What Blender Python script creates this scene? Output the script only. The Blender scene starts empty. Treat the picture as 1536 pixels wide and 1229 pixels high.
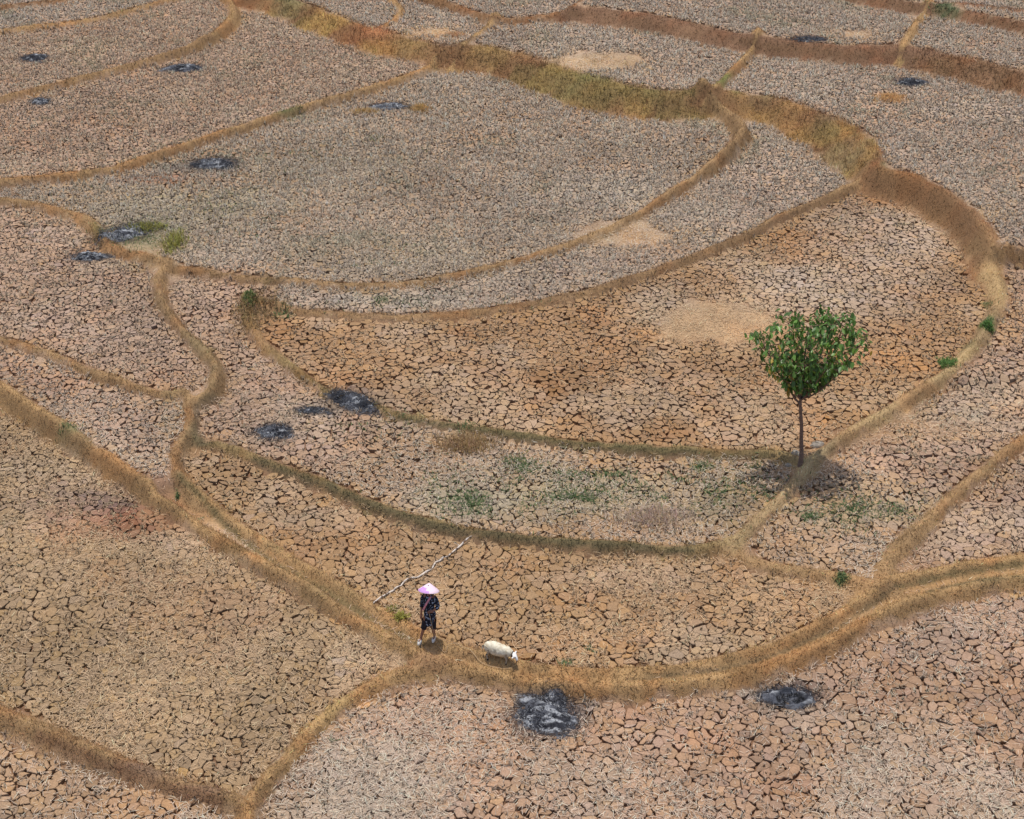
import bpy, math
import numpy as np
from mathutils import Vector, Matrix

R = math.radians
scene = bpy.context.scene
col = scene.collection
rng = np.random.default_rng(7)

# ------------------------------------------------------------------ camera, world, sun, exposure
CAM_H = 23.8
PITCH = 32.0                       # degrees below the horizon
VFOV = 30.0
cam_data = bpy.data.cameras.new('camera')
cam = bpy.data.objects.new('camera', cam_data)
col.objects.link(cam)
cam.location = (0, 0, CAM_H)
cam.rotation_euler = (R(90 - PITCH), 0, 0)
cam_data.sensor_fit = 'VERTICAL'
cam_data.angle = R(VFOV)
cam_data.clip_start = 0.5
cam_data.clip_end = 9000
scene.camera = cam

SUN_EL, SUN_AZ = 83.0, -20.0       # azimuth clockwise from +Y (away from the camera)
world = bpy.data.worlds.new('World')
scene.world = world
world.use_nodes = True
wn = world.node_tree
bg = wn.nodes['Background']
sky = wn.nodes.new('ShaderNodeTexSky')
sky.sky_type = 'NISHITA'
sky.sun_disc = False
sky.sun_elevation = R(SUN_EL)
sky.sun_rotation = R(SUN_AZ)
sky.air_density = 1.0
sky.dust_density = 2.5
wn.links.new(sky.outputs[0], bg.inputs[0])
bg.inputs[1].default_value = 0.14
sun_data = bpy.data.lights.new('sun', 'SUN')
sun_data.energy = 2.9
sun_data.angle = R(0.6)
sun_data.color = (1.0, 0.95, 0.88)
sun = bpy.data.objects.new('sun', sun_data)
col.objects.link(sun)
sun_dir = Vector((math.sin(R(SUN_AZ)) * math.cos(R(SUN_EL)), math.cos(R(SUN_AZ)) * math.cos(R(SUN_EL)), math.sin(R(SUN_EL))))
sun.rotation_euler = sun_dir.to_track_quat('Z', 'Y').to_euler()
scene.view_settings.view_transform = 'Standard'
scene.view_settings.look = 'None'
scene.view_settings.gamma = 1
scene.view_settings.use_curve_mapping = False
scene.view_settings.exposure = 0.12

# ------------------------------------------------------------------ where a spot of the photograph lies on the land
F_PX = 614.5 / math.tan(R(VFOV / 2))
CP, SP = math.cos(R(PITCH)), math.sin(R(PITCH))

def at(px, py, z=0.0):
    """point of the ground at height z seen at a spot of the photograph (1536 x 1229)"""
    u = (np.asarray(px, float) - 768.0) / F_PX
    v = (614.5 - np.asarray(py, float)) / F_PX
    dy = CP + v * SP
    dz = -SP + v * CP
    t = (z - CAM_H) / dz
    return u * t, dy * t

# ------------------------------------------------------------------ noise
def vnoise(x, y, freq, seed=0):
    x = np.asarray(x, float) * freq + 1000.0 + seed * 17.3
    y = np.asarray(y, float) * freq + 1000.0 + seed * 5.7
    xi = np.floor(x).astype(np.int64); yi = np.floor(y).astype(np.int64)
    fx = x - xi; fy = y - yi
    fx = fx * fx * (3 - 2 * fx); fy = fy * fy * (3 - 2 * fy)
    def h(a, b):
        n = (a * 374761393 + b * 668265263 + seed * 974711) & 0x7fffffff
        n = ((n ^ (n >> 13)) * 1274126177) & 0x7fffffff
        return ((n ^ (n >> 16)) & 0xffff) / 65535.0
    a = h(xi, yi); b = h(xi + 1, yi); c = h(xi, yi + 1); d = h(xi + 1, yi + 1)
    return (a * (1 - fx) + b * fx) * (1 - fy) + (c * (1 - fx) + d * fx) * fy

def fbm(x, y, freq, octaves=3, seed=0):
    s = 0; a = 1.0; t = 0
    for i in range(octaves):
        s = s + a * vnoise(x, y, freq * 2 ** i, seed + i * 11); t += a; a *= 0.5
    return s / t

def sstep(a, b, x):
    t = np.clip((x - a) / (b - a), 0, 1)
    return t * t * (3 - 2 * t)

# ------------------------------------------------------------------ the bunds (low earth banks) that divide the fields
TAN = (0.385, 0.24, 0.11); TAN2 = (0.325, 0.205, 0.10); BRN = (0.25, 0.135, 0.065); RED = (0.21, 0.12, 0.07); OLV = (0.25, 0.175, 0.08)
# name, label, z, [(px, py, half width m, ridge height m)...], colour of the grass, riser width factor
BUNDS = [
 ('grassy bank with a worn path curving along the lower edge of the farmer\'s field', .16, TAN,
  [(-40,572,.46,.2),(0,598,.46,.2),(60,636,.42,.2),(130,682,.42,.2),(200,728,.42,.2),(265,770,.36,.2),(330,812,.36,.2),(400,852,.36,.2),(470,892,.36,.2),(540,937,.36,.2),(600,970,.4,.18),(660,998,.42,.15),(740,1015,.36,.14),(830,1027,.36,.14),(930,1031,.34,.14),(1020,1026,.34,.14),(1100,1012,.34,.14),(1180,991,.34,.14),(1250,962,.34,.14),(1310,928,.36,.14),(1380,899,.36,.14),(1450,881,.36,.14),(1536,866,.36,.14),(1600,856,.36,.14)]),
 ('upper shoulder of the long bank, where the farmer and the sheep stand', .22, TAN,
  [(262,700,.3,.12),(290,738,.28,.12),(350,785,.28,.12),(430,834,.28,.12),(500,876,.28,.12),(560,912,.28,.12),(620,946,.3,.12),(680,974,.34,.12),(760,997,.32,.12),(850,1009,.28,.12),(930,1011,.26,.12),(1020,1004,.26,.13),(1100,988,.26,.14),(1180,962,.26,.14),(1250,928,.26,.14),(1300,897,.3,.14),(1350,871,.3,.14),(1440,851,.26,.12),(1536,836,.24,.12),(1600,826,.24,.12)]),
 ('low reddish bank across the bottom left corner', .05, TAN2,
  [(-40,1052,.4,.16),(0,1076,.42,.16),(60,1100,.42,.16),(130,1130,.42,.16),(200,1158,.4,.16),(270,1180,.36,.14),(330,1195,.36,.14),(365,1212,.36,.14)]),
 ('short tan bank running down to the bottom edge from the farmer', .08, TAN,
  [(372,1275,.34,.16),(372,1212,.36,.16),(420,1150,.33,.14),(470,1095,.33,.14),(520,1052,.36,.14),(570,1024,.36,.12),(620,1008,.36,.12),(660,998,.36,.12)]),
 ('winding olive bank at the left that bends round a field corner', .55, TAN2,
  [(255,399,.3,.16),(238,425,.34,.18),(246,458,.34,.18),(275,500,.36,.18),(310,532,.36,.18),(326,562,.36,.18),(318,592,.34,.18),(292,604,.28,.14),(275,597,.28,.14)]),
 ('thin bank from the left edge to the left field corner', .5, TAN2,
  [(-40,503,.22,.14),(0,514,.22,.14),(80,537,.24,.14),(150,567,.24,.14),(220,590,.24,.14),(275,597,.28,.14)]),
 ('short bank joining the winding bank to the long bank', .38, TAN2,
  [(275,597,.28,.16),(287,625,.3,.16),(285,652,.32,.16),(268,680,.32,.16),(265,703,.32,.14),(275,732,.3,.12),(300,752,.28,.1)]),
 ('long bank sweeping under the big grey field and up its right side', .66, TAN2,
  [(-40,300,.22,.14),(0,303,.22,.14),(60,311,.26,.14),(120,328,.36,.16),(150,356,.4,.18),(175,378,.36,.16),(220,388,.34,.14),(255,399,.3,.12),(300,406,.22,.1),(400,417,.2,.1),(500,428,.2,.12),(600,428,.2,.12),(700,412,.22,.14),(780,392,.22,.14),(850,370,.24,.16),(930,340,.28,.18),(1000,301,.34,.22),(1060,262,.4,.26),(1102,228,.5,.3),(1112,204,.55,.32),(1090,180,.6,.3),(1050,163,.6,.3)]),
 ('straight tan bank from the left edge up to the grassy riser', .85, TAN,
  [(-40,282,.24,.14),(0,276,.24,.14),(80,267,.26,.14),(160,256,.28,.14),(230,237,.3,.16),(300,213,.3,.16),(370,191,.3,.16),(450,166,.3,.16),(520,146,.26,.16),(590,123,.26,.16),(640,106,.26,.16),(655,92,.3,.16)]),
 ('bank rising from the left edge and hooking up to the top edge', 1.1, TAN,
  [(-40,157,.24,.14),(0,149,.24,.14),(70,129,.24,.14),(140,113,.26,.16),(210,95,.3,.18),(270,80,.34,.2),(320,58,.5,.24),(348,34,.55,.24),(350,12,.5,.22),(325,-12,.4,.2)]),
 ('thin yellow bank in the top left', 1.25, TAN,
  [(-40,52,.2,.12),(0,46,.22,.12),(80,38,.22,.12),(160,23,.22,.12),(230,6,.24,.12),(280,-8,.24,.12)]),
 ('dark bank cutting the top left corner', 1.35, BRN,
  [(-40,16,.25,.14),(0,12,.25,.14),(60,6,.25,.14),(120,-3,.25,.14)]),
 ('tall grassy riser of brown and green growth across the upper middle', 1.1, BRN,
  [(320,-10,.6,.05),(380,5,.7,.05),(440,17,.8,.05),(480,36,.95,.05),(540,58,1.0,.05),(600,73,1.0,.05),(655,84,.95,.05),(720,88,.9,.05),(780,104,1.0,.05),(850,129,1.1,.05),(920,146,1.1,.05),(1000,158,.95,.05),(1050,157,.8,.05)]),
 ('curving bank round the right of the bowl that leads down past the tree', 1.0, BRN,
  [(1050,157,.7,.1),(1100,157,.8,.1),(1160,168,.9,.1),(1215,190,1.05,.1),(1262,215,1.1,.1),(1292,246,1.0,.12),(1312,267,.7,.16),(1370,284,.6,.18),(1430,318,.6,.18),(1466,355,.6,.18),(1486,400,.55,.16)]),
 ('pale tan path bank curving down the right side past the tree', .6, (.39,.27,.14),
  [(1486,400,.5,.16),(1497,448,.46,.16),(1476,500,.42,.16),(1435,545,.34,.14),(1380,584,.32,.12),(1310,627,.32,.12),(1240,672,.32,.12),(1200,708,.3,.12),(1150,760,.28,.12),(1095,812,.28,.12)]),
 ('short bank running off the right edge above the path bend', .8, TAN,
  [(1484,392,.2,.04),(1510,389,.18,.04),(1536,388,.18,.04),(1600,384,.18,.04)]),
 ('thin bank crossing the bowl under the grey crescent field', .72, TAN2,
  [(1300,268,.36,.2),(1240,295,.3,.18),(1180,320,.28,.16),(1120,350,.28,.16),(1060,376,.28,.16),(1000,398,.26,.16),(930,420,.24,.16),(850,442,.22,.14),(760,458,.22,.14),(680,467,.22,.14),(600,470,.22,.14),(520,466,.2,.12),(450,460,.2,.1),(400,450,.3,.14),(370,440,.4,.18)]),
 ('narrow dark green bank below the brown field, ending at the tree', .5, OLV,
  [(370,440,.36,.14),(370,480,.3,.12),(392,512,.3,.12),(430,547,.28,.12),(480,580,.24,.08),(530,600,.22,.08),(600,621,.2,.12),(700,640,.19,.14),(800,656,.2,.16),(900,668,.2,.16),(1000,676,.2,.16),(1100,679,.2,.16),(1170,682,.28,.14),(1205,695,.3,.12)]),
 ('dark sunken bank below the crescent field of green weeds', .36, OLV,
  [(290,660,.24,.06),(330,668,.24,.08),(370,682,.24,.08),(420,700,.26,.1),(480,722,.27,.14),(540,748,.27,.16),(610,776,.27,.18),(680,794,.27,.18),(760,806,.27,.18),(850,815,.26,.18),(950,821,.24,.16),(1040,823,.24,.14),(1095,814,.24,.12)]),
 ('faint grassy bank right of the farmer\'s field', .28, TAN2,
  [(1095,814,.24,.06),(1130,843,.24,.08),(1200,858,.26,.1),(1260,868,.32,.14),(1310,882,.36,.12),(1345,882,.3,.1)]),
 ('bank climbing to the right edge above the path junction', .34, TAN2,
  [(1600,615,.3,.14),(1536,660,.3,.14),(1480,702,.28,.14),(1440,735,.3,.14),(1400,772,.36,.14),(1370,803,.42,.12),(1335,840,.4,.1),(1330,872,.4,.1),(1345,882,.36,.1)]),
 ('short tan bank between two upper fields', 1.4, TAN,
  [(1055,150,.36,.2),(1078,133,.34,.18),(1100,110,.34,.18),(1124,86,.34,.18),(1137,66,.4,.2)]),
 ('long red brown riser across the upper right', 1.7, RED,
  [(838,24,.5,.06),(870,20,.6,.06),(920,27,.66,.06),(980,37,.68,.06),(1040,48,.68,.06),(1100,62,.66,.06),(1140,68,.64,.06),(1200,73,.62,.06),(1270,81,.62,.06),(1340,80,.7,.06),(1400,92,.85,.06),(1470,108,.95,.06),(1536,124,1.0,.06),(1600,140,1.0,.06)]),
 ('thin brown bank at the top between two middle fields', 1.55, BRN,
  [(600,-18,.34,.14),(640,0,.34,.14),(680,12,.32,.14),(720,27,.3,.14),(745,33,.26,.14),(790,31,.22,.14),(838,26,.26,.14)]),
 ('short brown bank above the red riser\'s left end', 1.8, BRN,
  [(850,16,.26,.14),(872,4,.26,.14),(892,-14,.26,.14)]),
 ('short tan bank from the top junction to the green riser', 1.42, TAN,
  [(745,33,.3,.14),(722,50,.26,.14),(696,67,.26,.14),(672,84,.3,.14)]),
 ('short bank at the very top left of the straw patch', 1.45, TAN,
  [(572,-18,.3,.16),(590,3,.3,.16),(601,17,.3,.14),(588,34,.26,.12),(562,46,.26,.1),(545,56,.26,.1)]),
 ('brown riser in the top right corner', 2.1, RED,
  [(1225,-14,.5,.06),(1300,2,.55,.06),(1350,11,.55,.06),(1385,16,.5,.06),(1430,22,.5,.06),(1480,32,.55,.06),(1536,44,.6,.06),(1600,57,.6,.06)]),
 ('short yellow bank linking the two upper right risers', 1.95, TAN,
  [(1392,14,.34,.16),(1378,34,.32,.16),(1362,58,.34,.16),(1350,78,.36,.16)]),
 ('thin red bank in the very top right corner', 2.35, RED,
  [(1395,12,.24,.14),(1440,7,.22,.14),(1490,12,.22,.14),(1536,19,.22,.14),(1600,28,.22,.14)]),
]
# fields: seed spot, level, soil colour, straw cover colour, stubble amount, loose straw amount, crack width factor
PK = (.385,.262,.182); GR = (.385,.28,.205); BR = (.345,.208,.108); OL = (.335,.235,.138); TN = (.385,.255,.155)
S_G = (.48,.405,.32); S_T = (.46,.345,.22); S_P = (.48,.37,.27)
FIELDS = [
 (1300,1120,.00,(.385,.25,.165),S_G,.8,.5,1.1), (200,950,.10,OL,S_T,.9,.9,1.0), (60,1180,-.05,TN,S_G,.8,.7,1.2),
 (900,900,.26,(.37,.238,.13),S_T,.8,.7,1.15), (430,760,.26,(.37,.238,.13),S_T,.8,.7,1.15),(800,740,.42,TN,S_G,.9,.7,1.15), (900,580,.56,BR,S_T,.5,.4,1.0), (700,440,.68,GR,S_G,1.2,.9,.9),
 (1150,240,.68,GR,S_G,1.2,.8,.9), (700,300,.76,(.35,.25,.17),S_G,1.3,.9,.8), (120,450,.66,PK,S_P,1.0,.5,1.1), (130,590,.52,PK,S_G,1.0,.7,1.1),
 (350,560,.46,PK,S_P,.9,.6,1.1), (150,200,.98,PK,S_P,1.1,.5,.9), (150,80,1.15,PK,S_P,1.2,.5,.9), (150,10,1.32,GR,S_G,1.2,.5,.9),
 (480,90,.98,PK,S_P,1.2,.5,.9), (900,80,1.5,GR,S_G,1.2,.7,.9), (510,12,1.5,GR,S_G,1.3,.6,.9), (660,45,1.47,GR,S_G,1.2,.7,.9), (1350,180,1.42,GR,S_G,1.2,.6,.9),
 (1100,25,2.0,GR,S_G,1.2,.5,.9), (780,10,1.75,GR,S_G,1.2,.5,.9), (1470,70,2.0,GR,S_G,1.2,.5,.9), (1480,20,2.4,GR,S_G,1.2,.5,.9),(1150,-40,2.4,GR,S_G,1.2,.5,.9), (20,-10,1.45,GR,S_G,1.2,.5,.9),
 (1430,650,.36,PK,S_P,.8,.5,1.15), (1250,780,.36,TN,S_G,.9,.7,1.15), (1500,790,.28,PK,S_P,.9,.5,1.1), (1520,500,.62,PK,S_P,.9,.5,1.1), (1180,977,.14,TAN,S_P,.5,.5,1.), (930,1022,.14,TAN,S_P,.5,.5,1.), (470,884,.14,TAN,S_P,.5,.5,1.), (1440,865,.14,TAN,S_P,.5,.5,1.),
]

X0, X1, Y0, Y1, DG = -42.0, 42.0, 16.0, 92.0, 0.1
gx = np.arange(X0, X1, DG); gy = np.arange(Y0, Y1, DG)
GX, GY = np.meshgrid(gx, gy)
NYg, NXg = GX.shape
dist = np.full(GX.shape, 9.0); hw = np.full(GX.shape, .3); rh = np.zeros(GX.shape); lid = np.full(GX.shape, -1, np.int32)
ridge = np.zeros(GX.shape); wall = np.zeros(GX.shape, bool)
bund_pts = []

def smooth_poly(P, n=5):
    P = np.asarray(P, float); out = []
    for i in range(len(P) - 1):
        p0 = P[max(i - 1, 0)]; p1 = P[i]; p2 = P[i + 1]; p3 = P[min(i + 2, len(P) - 1)]
        for k in range(n):
            t = k / n
            out.append(0.5 * ((2 * p1) + (-p0 + p2) * t + (2 * p0 - 5 * p1 + 4 * p2 - p3) * t * t + (-p0 + 3 * p1 - 3 * p2 + p3) * t ** 3))
    out.append(P[-1]); return np.array(out)

for bi, (label, z, c, pts) in enumerate(BUNDS):
    P = smooth_poly(pts)
    x, y = at(P[:, 0], P[:, 1], z + .05)
    Q = np.stack([x, y, P[:, 2] * (.58 if P[:, 2].max() < .75 else .76), P[:, 3] * 1.6], 1)
    q = [Q[0], *Q[1:]]
    # carry the banks that leave the frame on beyond it
    def outside(p): return p[0] < -5 or p[0] > 1541 or p[1] < -5 or p[1] > 1234
    if outside(pts[0]):
        d = Q[0] - Q[4]; d[2:] = 0; d /= np.hypot(d[0], d[1]); q.insert(0, Q[0] + d * 14)
    if outside(pts[-1]):
        d = Q[-1] - Q[-5]; d[2:] = 0; d /= np.hypot(d[0], d[1]); q.append(Q[-1] + d * 14)
    Q = np.array(q); bund_pts.append(Q)
    for a, b in zip(Q[:-1], Q[1:]):
        m = 2.6
        i0 = max(int((min(a[0], b[0]) - m - X0) / DG), 0); i1 = min(int((max(a[0], b[0]) + m - X0) / DG) + 1, NXg)
        j0 = max(int((min(a[1], b[1]) - m - Y0) / DG), 0); j1 = min(int((max(a[1], b[1]) + m - Y0) / DG) + 1, NYg)
        if i1 <= i0 or j1 <= j0: continue
        sx = GX[j0:j1, i0:i1]; sy = GY[j0:j1, i0:i1]
        ex, ey = b[0] - a[0], b[1] - a[1]; L2 = ex * ex + ey * ey + 1e-9
        t = np.clip(((sx - a[0]) * ex + (sy - a[1]) * ey) / L2, 0, 1)
        d = np.hypot(sx - a[0] - t * ex, sy - a[1] - t * ey)
        w = a[2] + (b[2] - a[2]) * t; r = a[3] + (b[3] - a[3]) * t
        w = w * (.78 + .5 * vnoise(sx, sy, 1.1, 331)) ; r = r * (.7 + .6 * vnoise(sx, sy, .9, 332))
        prof = r * (1 - sstep(.3, .92, d / w))
        ridge[j0:j1, i0:i1] = np.maximum(ridge[j0:j1, i0:i1], prof)
        wall[j0:j1, i0:i1] |= d < .1
        nd = d / w
        od = dist[j0:j1, i0:i1] / hw[j0:j1, i0:i1]
        better = nd < od
        dist[j0:j1, i0:i1] = np.where(better, d, dist[j0:j1, i0:i1])
        hw[j0:j1, i0:i1] = np.where(better, w, hw[j0:j1, i0:i1])
        lid[j0:j1, i0:i1] = np.where(better, bi, lid[j0:j1, i0:i1])

lab = np.full(GX.shape, -1, np.int32)
for fi, f in enumerate(FIELDS):
    x, y = at(f[0], f[1], f[2])
    i = int((x - X0) / DG); j = int((y - Y0) / DG)
    if 0 <= i < NXg and 0 <= j < NYg: lab[j, i] = fi
def spread(lab, blocked, steps):
    for s in range(steps):
        free = (lab < 0) & ~blocked
        n0 = 0
        for ax, sh in ((0, 1), (0, -1), (1, 1), (1, -1)):
            r = np.roll(lab, sh, ax)
            if ax == 0: r[0 if sh == 1 else -1, :] = -1
            else: r[:, 0 if sh == 1 else -1] = -1
            m = free & (lab < 0) & (r >= 0)
            n0 += int(m.sum()); lab[m] = r[m]
        if n0 == 0: break
    return lab
lab = spread(lab, wall, 1500)
lab = spread(lab, np.zeros_like(wall), 400)
lab[lab < 0] = 0
levels = np.array([f[2] for f in FIELDS])
lev = levels[lab]

def boxblur(a, r):
    if r < 1: return a
    for ax in (0, 1):
        p = np.concatenate([np.repeat(np.take(a, [0], ax), r + 1, ax), a, np.repeat(np.take(a, [-1], ax), r, ax)], ax)
        c = np.cumsum(p, ax)
        n = a.shape[ax]
        a = (np.take(c, range(2 * r + 1, 2 * r + 1 + n), ax) - np.take(c, range(0, n), ax)) / (2 * r + 1)
    return a
levb = [boxblur(boxblur(lev, r), r) for r in (1, 1, 3, 5)]
hwb = boxblur(boxblur(hw, 6), 6)
rr = np.clip(hwb, .12, 1.1)
LV = np.where(rr < .3, levb[0] + (levb[1] - levb[0]) * sstep(.12, .3, rr),
     np.where(rr < .6, levb[1] + (levb[2] - levb[1]) * sstep(.3, .6, rr), levb[2] + (levb[3] - levb[2]) * sstep(.6, 1.1, rr)))
LV = LV + (boxblur(boxblur(lev, 24), 24) - LV) * sstep(.9, 3.2, dist)
ND = dist / hw                              # 0 on the crest of a bank, 1 at its foot
ridge = boxblur(ridge, 1)

def grid(a, x, y):
    fx = np.clip((np.asarray(x, float) - X0) / DG, 0, NXg - 1.001); fy = np.clip((np.asarray(y, float) - Y0) / DG, 0, NYg - 1.001)
    i = fx.astype(int); j = fy.astype(int); fx = fx - i; fy = fy - j
    return (a[j, i] * (1 - fx) + a[j, i + 1] * fx) * (1 - fy) + (a[j + 1, i] * (1 - fx) + a[j + 1, i + 1] * fx) * fy
def gridn(a, x, y):
    i = np.clip(((np.asarray(x, float) - X0) / DG + .5).astype(int), 0, NXg - 1); j = np.clip(((np.asarray(y, float) - Y0) / DG + .5).astype(int), 0, NYg - 1)
    return a[j, i]

# patches: kind, px, py, rx px, ry px, strength.  ry is measured in the photograph, so the real depth is longer
def ell(px, py, rx, ry, rot=0, z=None):
    z0 = 0.5 if z is None else z
    for _ in range(3):
        x, y = at(px, py, z0)
        if z is None: z0 = float(grid(LV, x, y))
    xr, _ = at(px + rx, py, z0); _, yt = at(px, py - ry, z0); _, yb = at(px, py + ry, z0)
    return float(x), float(y), float(xr - x), float((yt - yb) / 2), rot
def emask(e, x, y, soft=.5, seed=3, rag=.5):
    ex, ey, rx, ry, rot = e
    dx, dy = x - ex, y - ey
    c, s = math.cos(R(rot)), math.sin(R(rot))
    u = (dx * c + dy * s) / rx; v = (-dx * s + dy * c) / ry
    d = np.hypot(u, v) + (fbm(x, y, 1.6, 3, seed) - .5) * 2 * rag
    return 1 - sstep(1 - soft, 1 + soft * .4, d)

COVER = [(1090,483,165,50,1.05),(930,870,120,24,.55),(1045,862,60,22,.5),(945,350,125,28,1),(885,92,110,22,1),(645,48,60,14,.9),(600,30,20,12,.8),(1335,147,32,10,1),(1285,50,50,12,.9),
         (1480,318,60,14,.8),(1500,325,40,20,.6),(1290,655,80,24,.85),(1400,640,110,26,.85),(1225,690,60,26,1),(940,470,50,16,.5),(600,170,80,12,.6),(60,1225,110,18,.5),(590,660,60,14,.5),(1240,470,40,14,.6),
         (215,352,70,34,1),(385,460,40,34,1),(1290,880,70,30,.9),(230,405,50,14,.8),(1180,240,25,30,.3),(150,735,90,14,.3),(1480,720,80,16,.5), (1340,830,60,30,.6),(560,1060,40,30,.5)]
COVER_E = [(ell(a, b, c, d), s) for a, b, c, d, s in COVER]
# colour patches: colour, px, py, rx, ry, strength
GREEN = (.11,.17,.06)
BLOBS = [
 ((.28,.19,.09),225,390,60,20,.8),((.17,.15,.07),215,352,74,30,.9),((.3,.2,.1),385,470,40,34,.8),
 ((.19,.115,.10),165,752,125,42,.9),((.28,.12,.06),225,780,90,42,.8),((.36,.17,.09),110,780,70,30,.5),((.12,.09,.09),180,750,60,18,.6),
 ((.31,.18,.10),290,900,150,60,.5),((.33,.19,.10),330,960,80,60,.35),
 ((.47,.34,.24),300,815,110,26,.7),((.47,.34,.23),180,700,90,22,.6),((.46,.35,.25),70,760,90,60,.3),
 ((.45,.31,.18),1085,483,165,48,.85),((.45,.30,.16),945,350,125,28,.9),((.46,.32,.18),895,95,110,20,.85),((.48,.31,.16),645,48,60,14,.9),((.55,.33,.17),680,52,30,5,.8),((.58,.34,.16),1335,147,28,8,1),
 ((.46,.31,.17),1285,52,50,12,.8),((.45,.30,.16),1485,318,60,13,.8),((.46,.33,.23),940,868,120,24,.6),((.45,.31,.19),1400,640,110,26,.7),((.46,.29,.19),1300,690,60,22,.6),((.44,.30,.17),1490,600,80,30,.4),
 ((.40,.23,.11),1500,460,40,60,.7),((.42,.25,.12),1310,560,160,60,.55),((.43,.25,.11),1240,610,160,60,.5),
 ((.30,.33,.22),850,740,200,50,.35),((.28,.30,.20),700,750,80,30,.4),((.27,.30,.19),1080,740,80,60,.3),((.30,.31,.22),1290,760,120,40,.3),((.29,.31,.20),250,310,200,40,.35),((.30,.31,.22),600,380,200,40,.25),((.28,.29,.2),480,250,180,50,.2),
 ((.40,.40,.36),600,450,160,16,.4),((.42,.40,.36),900,300,180,60,.35),((.45,.37,.30),1330,350,120,60,.6),((.44,.36,.29),1000,450,60,30,.4),((.43,.35,.28),1250,430,180,50,.55),
 ((.40,.31,.25),200,470,160,60,.4),((.45,.38,.31),550,1180,160,80,.6),((.42,.36,.30),1480,1190,100,60,.5),((.42,.31,.24),1440,950,140,60,.5),((.40,.24,.14),1420,1100,120,60,.4),
 ((.30,.15,.09),230,268,80,9,.7),((.27,.18,.16),700,1040,50,12,.2),((.44,.33,.22),640,530,100,30,.15),
 ((.20,.17,.17),880,1040,80,20,.8),((.22,.19,.19),1120,1032,60,10,.6),((.25,.2,.19),1205,1022,60,8,.4),((.15,.13,.13),470,618,50,9,.85),((.25,.2,.18),590,622,40,10,.6),((.24,.22,.21),590,640,60,8,.3),((.2,.18,.18),350,665,30,5,.5),
 ((.22,.19,.18),192,122,12,4,.7),((.16,.15,.15),18,28,26,6,.8),((.22,.19,.18),255,252,30,6,.7),((.3,.2,.15),40,75,40,10,.3),
 ((.12,.10,.10),822,1062,66,46,.85),((.12,.10,.10),1175,1043,70,28,.8),((.12,.10,.10),408,650,50,20,.8),((.13,.11,.10),528,600,62,22,.75),((.16,.14,.14),320,247,52,15,.6),
 ((.40,.26,.19),540,880,60,40,.0),((.36,.36,.29),1470,620,30,12,.4),((.27,.17,.1),1300,150,4,2,.5),
 ((.47,.33,.25),340,430,60,40,.4),((.47,.34,.26),440,560,60,30,.4),((.46,.35,.28),90,350,60,16,.5),((.46,.32,.19),260,640,26,46,.6),
 ((.42,.28,.15),500,880,120,30,.25),((.45,.31,.2),560,990,70,30,.6),((.40,.27,.14),720,920,160,60,.25),
]
BLOB_E = [(np.array(c), ell(a, b, rx, ry), s) for c, a, b, rx, ry, s in BLOBS]
# growth on the banks: colour, px, py, rx, ry
BANKB = [((.40,.27,.13),1496,440,22,60,.9),((.41,.29,.14),1430,545,70,40,.9),((.40,.28,.14),1310,625,70,36,.9),((.34,.25,.13),1215,690,30,20,.6),((.36,.25,.13),1150,755,46,46,.9),((.33,.235,.12),1100,812,30,16,.9),((.26,.16,.09),1455,330,50,40,.5),((.3,.17,.08),1470,380,24,30,.6),((.19,.155,.06),930,135,110,22,.65),((.15,.16,.06),880,125,50,10,.7),((.15,.16,.05),1085,152,50,12,.9),((.17,.15,.07),1170,165,60,12,.7),((.28,.18,.08),620,72,60,22,.7),((.30,.2,.08),745,85,60,20,.7),((.26,.19,.08),850,150,60,20,.5),
 ((.09,.06,.045),685,85,35,9,.9),((.20,.17,.08),440,12,40,16,.8),((.40,.25,.09),500,40,60,16,.7),((.28,.13,.06),560,62,60,16,.7),((.40,.18,.08),565,48,24,6,.7),((.27,.2,.1),1260,245,50,24,.7),((.22,.14,.08),1235,195,40,16,.6),((.3,.16,.07),1190,190,50,14,.6),
 ((.09,.12,.05),440,177,40,8,.85),((.14,.17,.06),1475,490,20,20,.9),((.16,.15,.07),1450,520,20,16,.6),((.16,.15,.08),1330,278,40,8,.7),((.42,.28,.13),1500,400,20,50,.5),
 ((.17,.14,.065),370,830,70,8,.4),((.18,.14,.07),500,900,90,12,.35),((.22,.18,.1),100,670,80,24,.5),((.14,.16,.07),108,650,30,8,.5),((.12,.12,.07),300,660,20,30,.5),((.22,.19,.10),300,530,60,60,.4),
 ((.2,.155,.08),1450,875,60,10,.4),((.38,.22,.1),1290,868,50,20,.6),((.12,.14,.05),1262,872,14,6,.7),((.20,.13,.09),200,1165,90,14,.6),((.24,.15,.1),300,1195,60,14,.6),((.2,.16,.1),800,1040,60,6,.4),((.26,.14,.08),620,1000,80,12,.4),
 ((.18,.17,.06),190,345,60,24,.6),((.17,.2,.06),385,445,30,20,.6),((.09,.07,.05),405,440,14,14,.7),((.36,.2,.1),410,505,40,30,.5),((.08,.12,.06),1420,25,30,6,.8),((.40,.28,.12),500,1070,30,40,.5),((.2,.17,.1),1230,665,60,18,.5)]
BANK_E = [(np.array(c), ell(a, b, rx, ry), s) for c, a, b, rx, ry, s in BANKB]

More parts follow.
